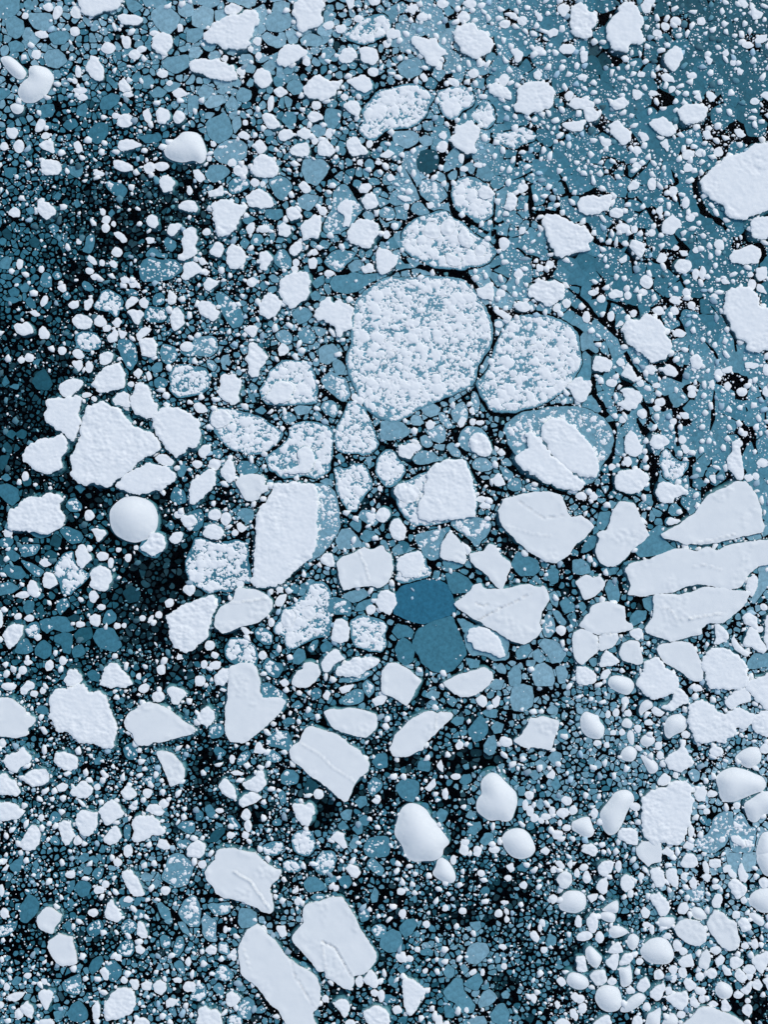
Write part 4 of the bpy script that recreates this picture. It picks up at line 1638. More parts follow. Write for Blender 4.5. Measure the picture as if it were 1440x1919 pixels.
s 129,46 133,44 139,47 142,52 139,55 133,51
s 48,73 51,68 56,64 63,63 68,64 72,70 74,77 70,83 62,83 55,82 50,78
s 38,66 40,61 44,60 48,64 46,70 43,73 39,70
w 23,74 27,69 32,66 35,71 35,74 28,75
s 7,74 8,71 11,69 16,74 20,78 18,83 16,86 12,85 8,80
w 0,78 7,77 8,84 9,88 6,89 1,88
w 22,81 26,76 32,75 32,82 29,88 24,84
w 33,81 36,75 41,74 43,79 39,83 33,84
f 10,91 14,88 21,87 23,95 20,98 15,99 12,94
s 32,85 37,86 41,83 42,91 42,97 38,100 34,100 33,92
s 14,109 16,102 20,99 27,99 32,101 34,107 35,113 31,118 24,119 18,116
e 27,96,3.2,2.7,0
s 33,117 38,111 42,107 48,104 53,108 50,112 45,116 39,119 34,119
w 45,100 49,95 52,92 55,96 56,99 51,104 47,103
w 55,104 60,100 66,97 67,102 64,108 61,110 56,107
w 67,108 72,105 78,104 83,103 84,111 79,118 73,114
w 67,101 71,100 73,104 68,106
w 77,81 80,77 87,75 89,84 80,85
f 92,82 94,74 98,72 101,76 100,85 97,87 93,84
w 104,79 109,75 112,79 110,82 106,85
w 115,84 116,78 120,77 126,80 124,84 118,87
w 109,86 110,83 115,87 118,91 112,91
w 119,91 122,86 126,90 128,94 125,97 121,95
w 131,80 137,76 143,73 146,80 143,84 139,90 136,86
s 104,103 106,97 110,96 116,99 118,104 115,109 108,109
f 79,128 86,122 91,117 95,115 101,115 108,118 114,120 120,122 125,127 127,131 103,134 78,131
s 52,128 54,120 58,119 63,115 64,118 63,125 63,131 52,131
s 64,128 68,122 73,119 77,124 76,130 65,131
w 13,128 18,123 25,121 27,127 24,131 12,131
w 80,97 82,93 88,95 90,99 86,103 82,101
w 89,102 91,99 98,103 95,106 90,105
w 85,109 88,106 93,113 90,116 86,113
w 123,102 127,99 131,96 132,102 128,106
w 132,97 137,94 140,99 137,103 133,101
w 140,94 150,92 150,106 143,101
w 109,110 112,109 117,115 114,119 109,117
e 129,117,3.8,4.2,0
e 129,110.5,2,2,0
e 122,106,3.5,2.5,0
e 103,113,3.5,2,0
e 95,109,2.5,3,0
e 62,91,3.5,3.5,0
e 73,93.5,3,3,0
e 80,89,3.2,4,0
e 73,87,3.5,3.2,0
e 93,92,3.2,3,0
e 102,90,3.5,4,0
e 130,87,4.5,3.5,0
e 130,92,3,2.5,0
e 134,68,2.7,4,0
e 127,69,2.7,2.5,0
e 105,72.5,4,3,0
e 80.5,73.5,3.3,2.7,0
e 76,69,3,4,0
e 57,57,2,3.5,0
e 53,53.5,3.2,2,0
e 69,62,3.2,2.2,0
e 48,81,2.5,2.5,0
e 53,115,3,3,0
e 41,102.5,3,2.5,0
e 18,63,3.3,4,0
e 6,62,6,3.5,-15
e 2,51,2.5,4.5,0
e 3,109,3.5,3,0
e 5,116,3,4,0
e 1,15,2,3,0
e 8,18,3,4.5,0
e 6,10.5,3,2.5,0
e 32,10,2.5,4,0
e 49,17,2.2,2.7,0
e 41,30,2.2,3,0
e 81,17,2.5,2.5,0
e 120,46,3,3,0
e 126,35,2.5,2.5,0
e 141,22,3.5,4,0
e 105,25,3,2,0
e 79,121,3,2.5,0
e 46,127,4,5,0
w 8,32 12,30 17,30 15,35 11,37
g 113,0 125,0 122,12 120,18 114,8
g 126,0 136,0 134,12 128,14 124,8
m 82,25 88,28 96,20 98,30 92,38 84,36
"""

# ------------------------------------------------------------------ read the survey of the ice
KIND = {'w': 'w', 'f': 'f', 's': 's', 'e': 'e', 'r': 'r', 'm': 'm', 'g': 'g', 'b': 'b', 'd': 'd'}
pieces, leads = [], []
ox = oy = 0.0; sc = 2.5
for line in SURVEY.strip().splitlines():
    t = line.split()
    if not t: continue
    if t[0] == 'T': ox, oy, sc = float(t[1]), float(t[2]), 2.5; continue
    if t[0] == 'S': ox, oy, sc = 0.0, 0.0, 1.0; continue
    if t[0] == 'e':
        cx, cy, rx, ry, rot = map(float, t[1].split(','))
        a = np.linspace(0, 2 * math.pi, 9, endpoint=False) + rng.uniform(0, 1)
        k = 1 + rng.uniform(-0.16, 0.16, 9)
        c, s_ = math.cos(math.radians(rot)), math.sin(math.radians(rot))
        ex, ey = rx * 1.06 * k * np.cos(a), ry * 1.06 * k * np.sin(a)
        P = np.stack([cx + ex * c - ey * s_, cy + ex * s_ + ey * c], 1)
    else:
        q = t[2:] if t[0] == 'c' else t[1:]
        P = np.array([[float(v) for v in p.split(',')] for p in q])
    P = P * sc + (ox, oy)
    if t[0] == 'c': leads.append((float(t[1]) * sc, P)); continue
    if area(P) < 0: P = P[::-1]
    pieces.append({'k': t[0], 'P': P, 'a': area(P), 'c': centroid(P)})

WHITE = 'wfse'
order = sorted(range(len(pieces)), key=lambda i: -pieces[i]['a'])
drop = set()
for n_, i in enumerate(order):            # the same floe met in two neighbouring survey tiles counts once
    for j in order[:n_]:
        if j in drop: continue
        A, B = pieces[j], pieces[i]
        same = (A['k'] in WHITE and B['k'] in WHITE) or (A['k'] in 'rmgbd' and B['k'] in 'rmgbd')
        if same and abs(A['c'] - B['c']).max() < 200 and inside(A['P'], B['c'][None])[0]:
            drop.add(i); break
pieces = [p for i, p in enumerate(pieces) if i not in drop]

# outlines
for n_, p in enumerate(pieces):
    P, k = p['P'], p['k']
    r = math.sqrt(p['a'] / math.pi)
    c = P.mean(0)
    if k == 's':   P = chaikin((P - c) * 1.02 + c, 3, .22); P = jag(resample(P, max(1.6, r / 16)), 0.012 * r + 0.3, max(8, r / 2), n_)
    elif k == 'f': P = chaikin((P - c) * 1.01 + c, 1, 0.12); P = jag(jag(resample(P, 1.8), 2.4, 16, n_), 1.1, 3.6, n_ + 7)
    elif k == 'e': P = chaikin((P - c) * 1.05 + c, 1, .2); P = jag(resample(P, 1.6), 0.9, 3.5, n_)
    elif k == 'w': P = chaikin((P - c) * 1.03 + c, 1, 0.15); P = jag(jag(resample(P, 1.7), min(5.0, 1.2 + 0.11 * r), 11, n_), min(2.0, .6 + .05 * r), 3.8, n_ + 7)
    elif k in 'rm': P = chaikin((P - c) * 1.0 + c, 1, .18); P = jag(jag(jag(resample(P, 2.2), min(6, .08 * r + 1), 34, n_ + 3), 2.2, 14, n_), .9, 4, n_ + 7)
    else:          P = chaikin((P - c) * 1.06 + c, 1, 0.11); P = jag(jag(resample(P, 2.0), 1.4, 11, n_), .8, 4, n_ + 7)
    p['P'] = P; p['r'] = r; p['a'] = area(P); p['c'] = centroid(P)
    p['seed'] = n_

# ------------------------------------------------------------------ survey maps, 12 x 16 cells of 120 px: ice albedo, open gap, plate size, brash
def grid(s): return np.array([[float(ch) for ch in row] for row in s.split()])
ALB = grid("""777887775433 656866765444 533666765454 422466666544 424566776544 225666777666 124666777666 223566676666
330566666567 330356666667 332345667556 444455456667 445455466668 556555545468 435665565566 555555465354""")
GAP = grid("""234323322222 454343212222 457543222112 368543222121 466443222122 665554322122 654565543222 556556655322
458555556533 458765555553 567665554454 555676764243 555667743342 455556655642 565566546643 455667645757""")
SIZ = grid("""543665666777 434554566777 333445666777 322345666777 323344666777 323444566777 222334445677 332334444567
443334544455 444334554434 333333444433 222233343333 222233344334 323333322235 333443333233 333343343233""")
BRA = grid("""344334788877 343234578777 443345545777 233455556777 245545556777 245544455777 234544455776 123554444554
331454333334 332354333334 444443333456 555444433466 655543232466 544444445576 444444335467 444443334464""")
GAP[0, :6] *= .45; GAP[1, :6] *= .6; ALB[10:] += .7; ALB[2:9, 2:7] += .5
def sample(G, x, y):
    gx = np.clip(np.asarray(x, float) / 120 - 0.5, 0, 10.999); gy = np.clip(np.asarray(y, float) / 120 - 0.5, 0, 14.999)
    ix, iy = gx.astype(int), gy.astype(int); fx, fy = gx - ix, gy - iy
    return (G[iy, ix] * (1 - fx) + G[iy, ix + 1] * fx) * (1 - fy) + (G[iy + 1, ix] * (1 - fx) + G[iy + 1, ix + 1] * fx) * fy
TONE = np.array([(.002, .013, .018), (.004, .028, .038), (.008, .052, .070), (.014, .085, .112), (.025, .120, .158),
                 (.045, .158, .205), (.080, .215, .265), (.148, .284, .335), (.205, .348, .40), (.25, .395, .44)]) * np.array([1, 1.15, 1.25, 1.3, 1.36, 1.36, 1.36, 1.36, 1.34, 1.3])[:, None] * np.array([1.03, 1.01, 1.0])
def tone(a):
    a = np.clip(np.asarray(a, float), 0, 8.999); i = a.astype(int); f = (a - i)[..., None]
    return TONE[i] * (1 - f) + TONE[i + 1] * f

MARG = 110
POOLS = [(300, 1075, 62, 58), (340, 370, 50, 60), (230, 440, 55, 50), (150, 520, 40, 40), (385, 1430, 30, 50), (590, 1522, 45, 36), (755, 1425, 55, 24),
         (885, 1420, 48, 24), (960, 1668, 62, 38), (885, 1722, 70, 24), (1090, 1785, 36, 26), (945, 1850, 30, 32), (1400, 1885, 60, 36), (1132, 100, 46, 24),
         (180, 928, 34, 22), (470, 1522, 42, 26), (335, 1272, 50, 28), (500, 1712, 26, 12), (955, 1010, 22, 24), (640, 1395, 20, 14), (590, 1215, 40, 20), (1085, 1000, 14, 30)]
def pool(x, y):
    x = np.asarray(x, float); y = np.asarray(y, float); k = np.zeros(x.shape)
    n_ = .9 * fbm(x / 22, y / 22, 91, 3)
    for a, c_, rx, ry in POOLS: k = np.maximum(k, np.clip(1.9 * (1.12 + n_ - np.hypot((x - a) / rx, (y - c_) / ry)), 0, 1))
    return k
W_, H_ = 1440 + 2 * MARG, 1920 + 2 * MARG
def raster(P, R, val):
    x0, y0 = np.floor(P.min(0)).astype(int) - 1; x1, y1 = np.ceil(P.max(0)).astype(int) + 1
    x0, y0 = max(x0, -MARG), max(y0, -MARG); x1, y1 = min(x1, W_ - MARG - 1), min(y1, H_ - MARG - 1)
    if x1 <= x0 or y1 <= y0: return
    gx, gy = np.meshgrid(np.arange(x0, x1), np.arange(y0, y1))
    m = inside(P, np.stack([gx.ravel() + .5, gy.ravel() + .5], 1)).reshape(gx.shape)
    R[y0 + MARG:y1 + MARG, x0 + MARG:x1 + MARG][m] = val
R_WHITE = np.zeros((H_, W_), bool); R_RUB = np.zeros((H_, W_), bool); R_GREY = np.zeros((H_, W_), np.int8)
for p in pieces:
    if p['k'] in WHITE: raster(p['P'], R_WHITE, True)
    elif p['k'] == 'r': raster(p['P'], R_RUB, True)
    else: raster(p['P'], R_GREY, {'g': 1, 'b': 2, 'd': 3, 'm': 4}[p['k']])
def look(R, x, y):
    return R[np.clip(np.asarray(y).astype(int) + MARG, 0, H_ - 1), np.clip(np.asarray(x).astype(int) + MARG, 0, W_ - 1)]

# ------------------------------------------------------------------ solid floes
def floe_mesh(p):
    """top surface of a floe in photo pixels -> V(n,3) metres, F(m,3)"""
    P, k, r, sd = p['P'], p['k'], p['r'], p['seed']
    g = {'w': 2.1, 'f': 3.0, 's': max(2.2, r / 13), 'e': 2.2}[k]
    if r > 60: g *= 1.1
    lo, hi = P.min(0), P.max(0)
    ny = int((hi[1] - lo[1]) / (g * .87)) + 1; nx = int((hi[0] - lo[0]) / g) + 2
    gy, gx = np.mgrid[0:ny, 0:nx]
    Q = np.stack([lo[0] + (gx + 0.5 * (gy % 2)) * g, lo[1] + gy * g * .87], -1).reshape(-1, 2)
    Q += rng.uniform(-.22, .22, Q.shape) * g
    Q = Q[inside(P, Q)]
    rim = P + 0
    if len(Q):
        d, _, _ = poly_dist(P, Q)
        Q = Q[d > 0.55 * g]; d = d[d > 0.55 * g]
    else: d = np.zeros(0)
    n = len(P)
    allp = np.vstack([P, Q]) if len(Q) else P
    vs, es, fs, ov, oe, of = delaunay_2d_cdt([Vector(v) for v in allp], [], [list(range(n))], 1, 1e-5)
    V2 = np.array([(v[0], v[1]) for v in vs])
    D = np.zeros(len(V2))
    for i, o in enumerate(ov):
        D[i] = d[o[0] - n] if o and o[0] >= n else 0.0
    F = np.array([f for f in fs if len(f) == 3])
    X = to_m(V2); dm = D * M; x, y = X[:, 0], X[:, 1]
    ss = lambda t: np.clip(t, 0, 1) ** 2 * (3 - 2 * np.clip(t, 0, 1))
    rm = r * M
    if k == 'w':
        Ht = min(0.75, 0.24 + 0.13 * rm) * (0.85 + 0.3 * vnoise(sd * 3.1, 0.5, 3))
        z = Ht * (.86 + .14 * np.clip(dm / min(0.3, 0.4 * rm), 0, 1))
        big = fbm(x / 2.6, y / 2.6, sd, 3)
        bum = 1 - worley(x / 0.8 + 0.5 * big, y / 0.6 + 0.4 * fbm(x / 1.1, y / 1.1, sd + 12, 2), sd)
        bum2 = 1 - worley(x / 2.1, y / 1.6, sd + 3)
        e = ss(dm / 0.35)
        A = min(.82, rm / 1.6) * (0.55 + 0.45 * vnoise(sd * 1.7, 2.2, 9))
        calm = 0.35 + 0.65 * ss((fbm(x / 5, y / 5, sd + 31, 2) + .12) / .3)
        z += e * A * calm * (0.40 * big + 0.24 * (bum - .5) + 0.18 * (bum2 - .4) + 0.26 * fbm(x / .75 + .4 * big, y / .5, sd + 8, 3))
        z = np.where(D > 0, np.maximum(z, 0.12), z)
    elif k == 'e':
        Ht = 0.14 + 0.18 * rm
        z = Ht * (.70 + .30 * np.clip(dm / (0.6 * rm), 0, 1)) + 0.25 * rm * fbm(x / .7, y / .7, sd, 2) * ss(dm / .4)
        z = np.where(D > 0, np.maximum(z, 0.08), z)
    elif k == 'f':
        Ht = 0.55
        e = .92 + .08 * np.clip(dm / .3, 0, 1)
        z = Ht * e + e * (0.16 * fbm(x / 6, y / 6, sd, 3) + 0.05 * fbm(x / 1.2, y / 1.2, sd + 4, 3))
        edge = np.exp(-((dm - .7) / .5) ** 2)                       # a low broken rim
        z += edge * 0.16 * np.maximum(0, fbm(x / 1.5, y / 1.5, sd + 9, 2) * 2)
        rough = ss((fbm(x / 4.5, y / 4.5, sd + 21, 2) - 0.10) / 0.12)  # a crumpled patch on part of it
        z += e * rough * (0.22 * (1 - worley(x / .9, y / .8, sd)) - 0.06)
        for (w, dep, L) in RIDGES:
            L = np.array(L, float); lm = to_m(L)
            if inside(P, L.mean(0)[None])[0]:
                dd, nn, kk = seg_dist(X, lm[:-1], lm[1:])
                sg = np.sign((X - nn)[:, 0] * (lm[1:] - lm[:-1])[kk, 1] - (X - nn)[:, 1] * (lm[1:] - lm[:-1])[kk, 0])
                z += e * dep * np.exp(-(dd / w) ** 2) * (0.4 + 0.6 * sg)
    else:
        dmax = max(dm.max(), .1)
        Ht = min(1.3, 0.22 * rm + 0.2)
        t = np.clip(dm / dmax, 0, 1)
        z = .12 + Ht * (1 - (1 - t) ** 1.9) + Ht * 0.22 * fbm(x / (rm * .9), y / (rm * .9), sd, 2) * ss(t * 2)
        z = np.where(D > 0, np.maximum(z, 0.1), z)
    if k == 's':                                      # soften the crest the outline distance leaves
        E = np.vstack([F[:, [0, 1]], F[:, [1, 2]], F[:, [2, 0]]]); E = np.vstack([E, E[:, ::-1]])
        deg = np.bincount(E[:, 0], minlength=len(z)); fix = D <= 0
        for _ in range(14):
            za = np.bincount(E[:, 0], z[E[:, 1]], minlength=len(z)) / np.maximum(deg, 1)
            z = np.where(fix, z, .3 * z + .7 * za)
    z = np.maximum(z, .06)
    rim = np.where(D <= 0)[0]                         # the ring of the outline, for a sheer ice face down to the water
    loop = np.array([i for i in rim if ov[i] and ov[i][0] < n]); loop = loop[np.argsort([ov[i][0] for i in loop])]
    V = np.column_stack([X, z]); m = len(loop); a0 = len(V)
    top = V[loop]; bot = top.copy(); bot[:, 2] = -.15
    i = np.arange(m); j = (i + 1) % m
    W = np.vstack([np.stack([a0 + j, a0 + i, a0 + m + i], 1), np.stack([a0 + j, a0 + m + i, a0 + m + j], 1)])
    return np.vstack([V, top, bot]), np.vstack([F, W])

def ledge_mesh(p, wide):
    P, sd = p['P'], p['seed']
    P = resample(P, max(2.5, p['r'] / 10))
    T = np.roll(P, -1, 0) - np.roll(P, 1, 0); T /= np.maximum(np.hypot(T[:, 0], T[:, 1])[:, None], 1e-9)
    Nn = np.stack([T[:, 1], -T[:, 0]], 1)            # outward for a ring of positive area
    w = wide * np.clip(0.15 + 2.0 * vnoise(P[:, 0] / 26, P[:, 1] / 26, sd + 40) - 0.35, 0.08, 2)[:, None]
    rings = [P - Nn * 1.5, P + Nn * w * .45, P + Nn * w]
    zs = (-0.10, -0.45, -1.7)
    V = np.vstack([np.column_stack([to_m(R), np.full(len(P), z)]) for R, z in zip(rings, zs)])
    n = len(P); i = np.arange(n); j = (i + 1) % n
    F = np.vstack([np.stack([i, j, n + j, n + i], 1), np.stack([n + i, n + j, 2 * n + j, 2 * n + i], 1)])
    return V, F[:, ::-1]

def root(name, og):
    o = bpy.data.objects.new(name, None); C.objects.link(o); o.location = og; o.empty_display_size = 0.5
    return o
def origin_of(p): return np.array([*to_m(p['c']), 0.0])

# seams and cracks pressed into the smooth slabs (half width m, depth m, line in photo px)
RIDGES = [(.22, .16, [(565, 1392), (600, 1412), (625, 1438), (650, 1452), (672, 1470)]),
          (.16, -.3, [(895, 1162), (935, 1140), (975, 1122), (1000, 1108)]), (.2, -.3, [(893, 1130), (905, 1134), (915, 1131)]),
          (.18, -.25, [(545, 1790), (555, 1830), (580, 1870), (605, 1905)]), (.16, .2, [(455, 1765), (462, 1790), (470, 1815)]),
          (.25, -.4, [(605, 1763), (630, 1775), (650, 1810), (662, 1828)]), (.2, .2, [(605, 1765), (610, 1800), (612, 1818)]),
          (.16, .2, [(1230, 1135), (1255, 1140), (1268, 1158), (1290, 1160), (1310, 1153)]), (.2, .25, [(1290, 1160), (1330, 1152), (1360, 1148)]),
          (.15, -.3, [(1121, 1190), (1140, 1187), (1158, 1185)]), (.15, -.3, [(1122, 1190), (1122, 1220)]),
          (.2, .22, [(1240, 1018), (1285, 1022), (1330, 1012), (1380, 1000)]), (.2, .2, [(1300, 1060), (1325, 1058), (1350, 1066)]),
          (.3, .3, [(440, 1632), (470, 1650), (495, 1685), (505, 1700)]), (.2, .25, [(430, 1128), (465, 1126), (500, 1120)]),
          (.18, .2, [(820, 1336), (818, 1350), (817, 1366)]), (.2, .2, [(672, 1030), (685, 1058), (692, 1085)]),
          (.2, -.2, [(975, 940), (1020, 970), (1055, 965)]), (.2, .12, [(950, 985), (1000, 1000), (1040, 1005)]),
          (.2, -.3, [(1380, 340), (1400, 335), (1415, 328)]), (.2, -.25, [(1360, 380), (1390, 372), (1405, 366)])]

floes = [p for p in pieces if p['k'] in 'wfe']
bergs = [p for p in pieces if p['k'] == 's']
rubble = [p for p in pieces if p['k'] in 'rm']
greys = [p for p in pieces if p['k'] in 'gbd']
for p in floes:                                   # how much of it the frame shows
    x, y = p['c']
    lo, hi = p['P'].min(0), p['P'].max(0)
    vis = np.clip(min(hi[0], 1440) - max(lo[0], 0), 0, None) * np.clip(min(hi[1], 1919) - max(lo[1], 0), 0, None) / np.prod(hi - lo)
    p['vis'] = p['a'] * vis
floes.sort(key=lambda p: -p['vis'])
things = []                                       # (piece, object, noun, ...) to be labelled together
def add_thing(p, o, noun): p['o'] = o; p['noun'] = noun; things.append(p)

loose_V, loose_F, loose_n = [], [], 0
for n_, p in enumerate(floes):
    V, F = floe_mesh(p)
    if n_ < 300:
        og = origin_of(p)
        o = root("ice_floe", og)
        mesh_np("snow_cap", V, [F], MAT_SLAB if p['k'] == 'f' else MAT_SNOW, parent=o, origin=og)
        LV, LF = ledge_mesh(p, 5.0 if p['r'] > 14 else 3.5)
        mesh_np("submerged_ledge", LV, [LF], MAT_LEDGE, parent=o, origin=og)
        add_thing(p, o, 'floe')
    else:
        loose_V.append(V); loose_F.append(F + loose_n); loose_n += len(V)
if loose_V:
    tag(mesh_np("loose_ice_chunks", np.vstack(loose_V), [np.vstack(loose_F)], MAT_SNOW),
        "scattered small white snow chunks afloat between the bigger floes", "ice chunks", kind='stuff')
for p in bergs:
    V, F = floe_mesh(p); og = origin_of(p)
    o = root("iceberg", og)
    mesh_np("snow_dome", V, [F], MAT_BERG, parent=o, origin=og)
    LV, LF = ledge_mesh(p, 6.0)
    mesh_np("submerged_ledge", LV, [LF], MAT_LEDGE, parent=o, origin=og)
    add_thing(p, o, 'berg')

# ------------------------------------------------------------------ thin grey plates
def plate_arrays(polys, ztop, cols):
    """list of (n,2) outlines (photo px) -> arrays of prisms with a flat top"""
    V, Fq, Fn, Tn, nv = [], [], {}, [], 0
    for P, z, c in zip(polys, ztop, cols):
        n = len(P); X = to_m(P)
        cen = X.mean(0)
        bot = cen + (X - cen) * 1.015
        V.append(np.vstack([np.column_stack([X, np.full(n, z)]), np.column_stack([bot, np.full(n, z - 0.14)])]))
        i = np.arange(n); j = (i + 1) % n
        Fq.append(np.stack([i, n + i, n + j, j], 1)[:, ::-1] + nv if False else np.stack([i, j, n + j, n + i], 1) + nv)
        Fn.setdefault(n, []).append((i + nv)[::-1])
        Tn.append(np.tile(c, (2 * n, 1)))
        nv += 2 * n
    F = [np.vstack(Fq)] + [np.array(v) for v in Fn.values()]
    return np.vstack(V), F, np.vstack(Tn)

zi = 0
def next_z():
    global zi
    zi += 1
    return 0.035 + 0.05 * ((zi * 0.61803) % 1.0)

def plate_obj(name, p, col, z, parent=None):
    og = origin_of(p)
    V, F, T = plate_arrays([p['P']], [z], [col])
    return mesh_np(name, V, F, MAT_GREY, parent=parent, origin=og, tint=T, smooth=False)

# lumps of broken snow: centres (px), radius (px), base z (m), tint
def lumps(cx, cy, r, z0, tint, k=8, flat=0.62):
    n = len(cx)
    a = np.arange(k) / k * 2 * math.pi + rng.uniform(0, 6.28, (n, 1))
    a = a + rng.uniform(-.25, .25, (n, k))
    R = r[:, None] * rng.uniform(.62, 1.25, (n, k))
    st = rng.uniform(.72, 1.3, (n, 1)); rot = rng.uniform(0, 3.14, (n, 1))
    ex, ey = R * np.cos(a) * st, R * np.sin(a) / st
    dx, dy = ex * np.cos(rot) - ey * np.sin(rot), ex * np.sin(rot) + ey * np.cos(rot)
    h = (r * M * flat * rng.uniform(.7, 1.3, n) + 0.05)
    V = np.empty((n, 2 * k + 1, 3))
    V[:, :k, 0] = (cx[:, None] + dx - CX) * M; V[:, :k, 1] = (CY - cy[:, None] - dy) * M; V[:, :k, 2] = z0[:, None]
    s = rng.uniform(.80, .95, (n, k))
    ox_, oy_ = rng.uniform(-.12, .12, (n, 1)) * r[:, None], rng.uniform(-.12, .12, (n, 1)) * r[:, None]
    V[:, k:2 * k, 0] = (cx[:, None] + dx * s + ox_ - CX) * M; V[:, k:2 * k, 1] = (CY - cy[:, None] - dy * s - oy_) * M
    V[:, k:2 * k, 2] = z0[:, None] + h[:, None] * rng.uniform(.82, 1.0, (n, k))
    V[:, 2 * k, 0] = (cx + ox_[:, 0] * 1.5 - CX) * M; V[:, 2 * k, 1] = (CY - cy - oy_[:, 0] * 1.5) * M; V[:, 2 * k, 2] = z0 + h
    i = np.arange(k); j = (i + 1) % k
    q = np.stack([i, k + i, k + j, j], 1); t = np.stack([k + i, np.full(k, 2 * k), k + j], 1)
    off = (np.arange(n) * (2 * k + 1))[:, None, None]
    return V.reshape(-1, 3), [(q[None] + off).reshape(-1, 4), (t[None] + off).reshape(-1, 3)], np.repeat(tint, 2 * k + 1, 0)

def white_tint(n, wet=0.12):
    b = rng.uniform(.93, 1.03, (n, 1))
    T = np.array([(.91, .93, .905)]) * b
    w = rng.random(n) < wet
    T[w] = np.array([(.36, .50, .57)]) * rng.uniform(.8, 1.35, (w.sum(), 1))
    return T

class Darts:
    def __init__(self): self.g = {}; self.x = []; self.y = []; self.r = []
    def ok(self, x, y, r, f=1.0):
        gx, gy = int(x // 12), int(y // 12)
        for a in range(gx - 1, gx + 2):
            for b in range(gy - 1, gy + 2):
                for (u, v, w) in self.g.get((a, b), ()):
                    if (u - x) ** 2 + (v - y) ** 2 < (f * (w + r)) ** 2: return False
        return True
    def add(self, x, y, r):
        self.g.setdefault((int(x // 12), int(y // 12)), []).append((x, y, r)); self.x.append(x); self.y.append(y); self.r.append(r)

def domes(x, y, s, seed, keep, grow):
    """tallest of a field of snow lumps, one to a cell of side s (px); keep = chance, grow = size factor"""
    u, v = x / s, y / s
    ix, iy = np.floor(u), np.floor(v); best = np.zeros(x.shape)
    for dx in (-1, 0, 1):
        for dy in (-1, 0, 1):
            cx_, cy_ = ix + dx, iy + dy
            px, py = cx_ + _hash(cx_, cy_, seed), cy_ + _hash(cx_, cy_, seed + 5)
            R = (.30 + .42 * _hash(cx_, cy_, seed + 9)) * grow * (_hash(cx_, cy_, seed + 13) < keep)
            t = ((px - u) ** 2 + (py - v) ** 2) / np.maximum(R, 1e-3) ** 2
            best = np.maximum(best, np.where(t < 1, R * s * (1 - t ** 1.6), 0))
    return best

def crust(p, z0, dense):
    """broken snow frozen onto a plate: lumps of every size running together, bare ice between"""
    P, sd = p['P'], p['seed']; g = 1.35
    lo, hi = P.min(0) - 1, P.max(0) + 1
    nx, ny = int((hi[0] - lo[0]) / g) + 2, int((hi[1] - lo[1]) / g) + 2
    gx, gy = np.meshgrid(np.arange(nx), np.arange(ny))
    Q = np.stack([lo[0] + gx * g, lo[1] + gy * g], -1).reshape(-1, 2) + rng.uniform(-.4, .4, (nx * ny, 2))
    ins = inside(P, Q); d = np.zeros(len(Q)); d[ins] = poly_dist(P, Q[ins])[0]
    ins &= ~look(R_WHITE, Q[:, 0], Q[:, 1])
    x = Q[:, 0] + 4.5 * fbm(Q[:, 0] / 6, Q[:, 1] / 6, sd + 1, 3); y = Q[:, 1] + 4.5 * fbm(Q[:, 0] / 6, Q[:, 1] / 6, sd + 2, 3)
    th = -.35 + .5 * (vnoise(sd * 1.3, 4.4, 2) - .5)                       # drift direction
    u, v = x * math.cos(th) + y * math.sin(th), -x * math.sin(th) + y * math.cos(th)
    m = (.55 * fbm(u / 46, v / 24, sd + 60, 3) + .75 * fbm(u / 15, v / 8, sd + 66, 3)) * 2
    cov = ((.80 + .95 * m) if dense else (.44 + 1.15 * m)) * np.clip((d - .8) / (4 if dense else 5), 0, 1)
    grow = np.clip(.60 + .42 * cov, .5, 1.08); up = np.clip(cov, 0, 1)
    H = np.maximum.reduce([domes(u, v, 17, sd + 100, up * (.62 if dense else .20) * (p['r'] > 16), grow * .9),
                           domes(u, v, 9.5, sd + 200, up * (.66 if dense else .34), grow),
                           domes(u, v, 5.2, sd + 300, up * (.72 if dense else .50), grow),
                           domes(u, v, 3.2, sd + 400, up * (.70 if dense else .45), grow)])
    H[~ins] = 0
    z = np.where(H > .05, z0 + .02 + .09 * (H ** .6) * 0.55 + .03 * fbm(x / 3, y / 3, sd + 7, 2), z0 - .05)
    idx = np.arange(nx * ny).reshape(ny, nx)
    q = np.stack([idx[:-1, :-1], idx[1:, :-1], idx[1:, 1:], idx[:-1, 1:]], -1).reshape(-1, 4)
    q = q[(H[q] > .05).any(1)]
    if not len(q): return None
    used, inv = np.unique(q, return_inverse=True)
    V = np.column_stack([to_m(Q), z])[used]
    return V, inv.reshape(-1, 4)

for p in rubble:
    dense = p['k'] == 'r'
    z = (0.10 if dense else 0.055) + 0.03 * ((p['seed'] * .618) % 1)
    a = sample(ALB, *p['c'])
    c = tone(np.clip(a, 5.0, 6.2) + rng.uniform(-.3, .3)) if dense else tone(np.clip(a, 4.8, 7.2) + rng.uniform(-.4, .5))
    o = root("rubble_floe" if dense else "speckled_ice_plate", origin_of(p))
    plate_obj("ice_plate", p, c, z, o)
    cr = crust(p, z, dense)
    if cr:
        c_ = mesh_np("snow_crust", cr[0], [cr[1]], MAT_CRUST, parent=o, origin=origin_of(p))
        c_['kind'] = 'stuff'
    add_thing(p, o, 'rubble' if dense else 'speckled')

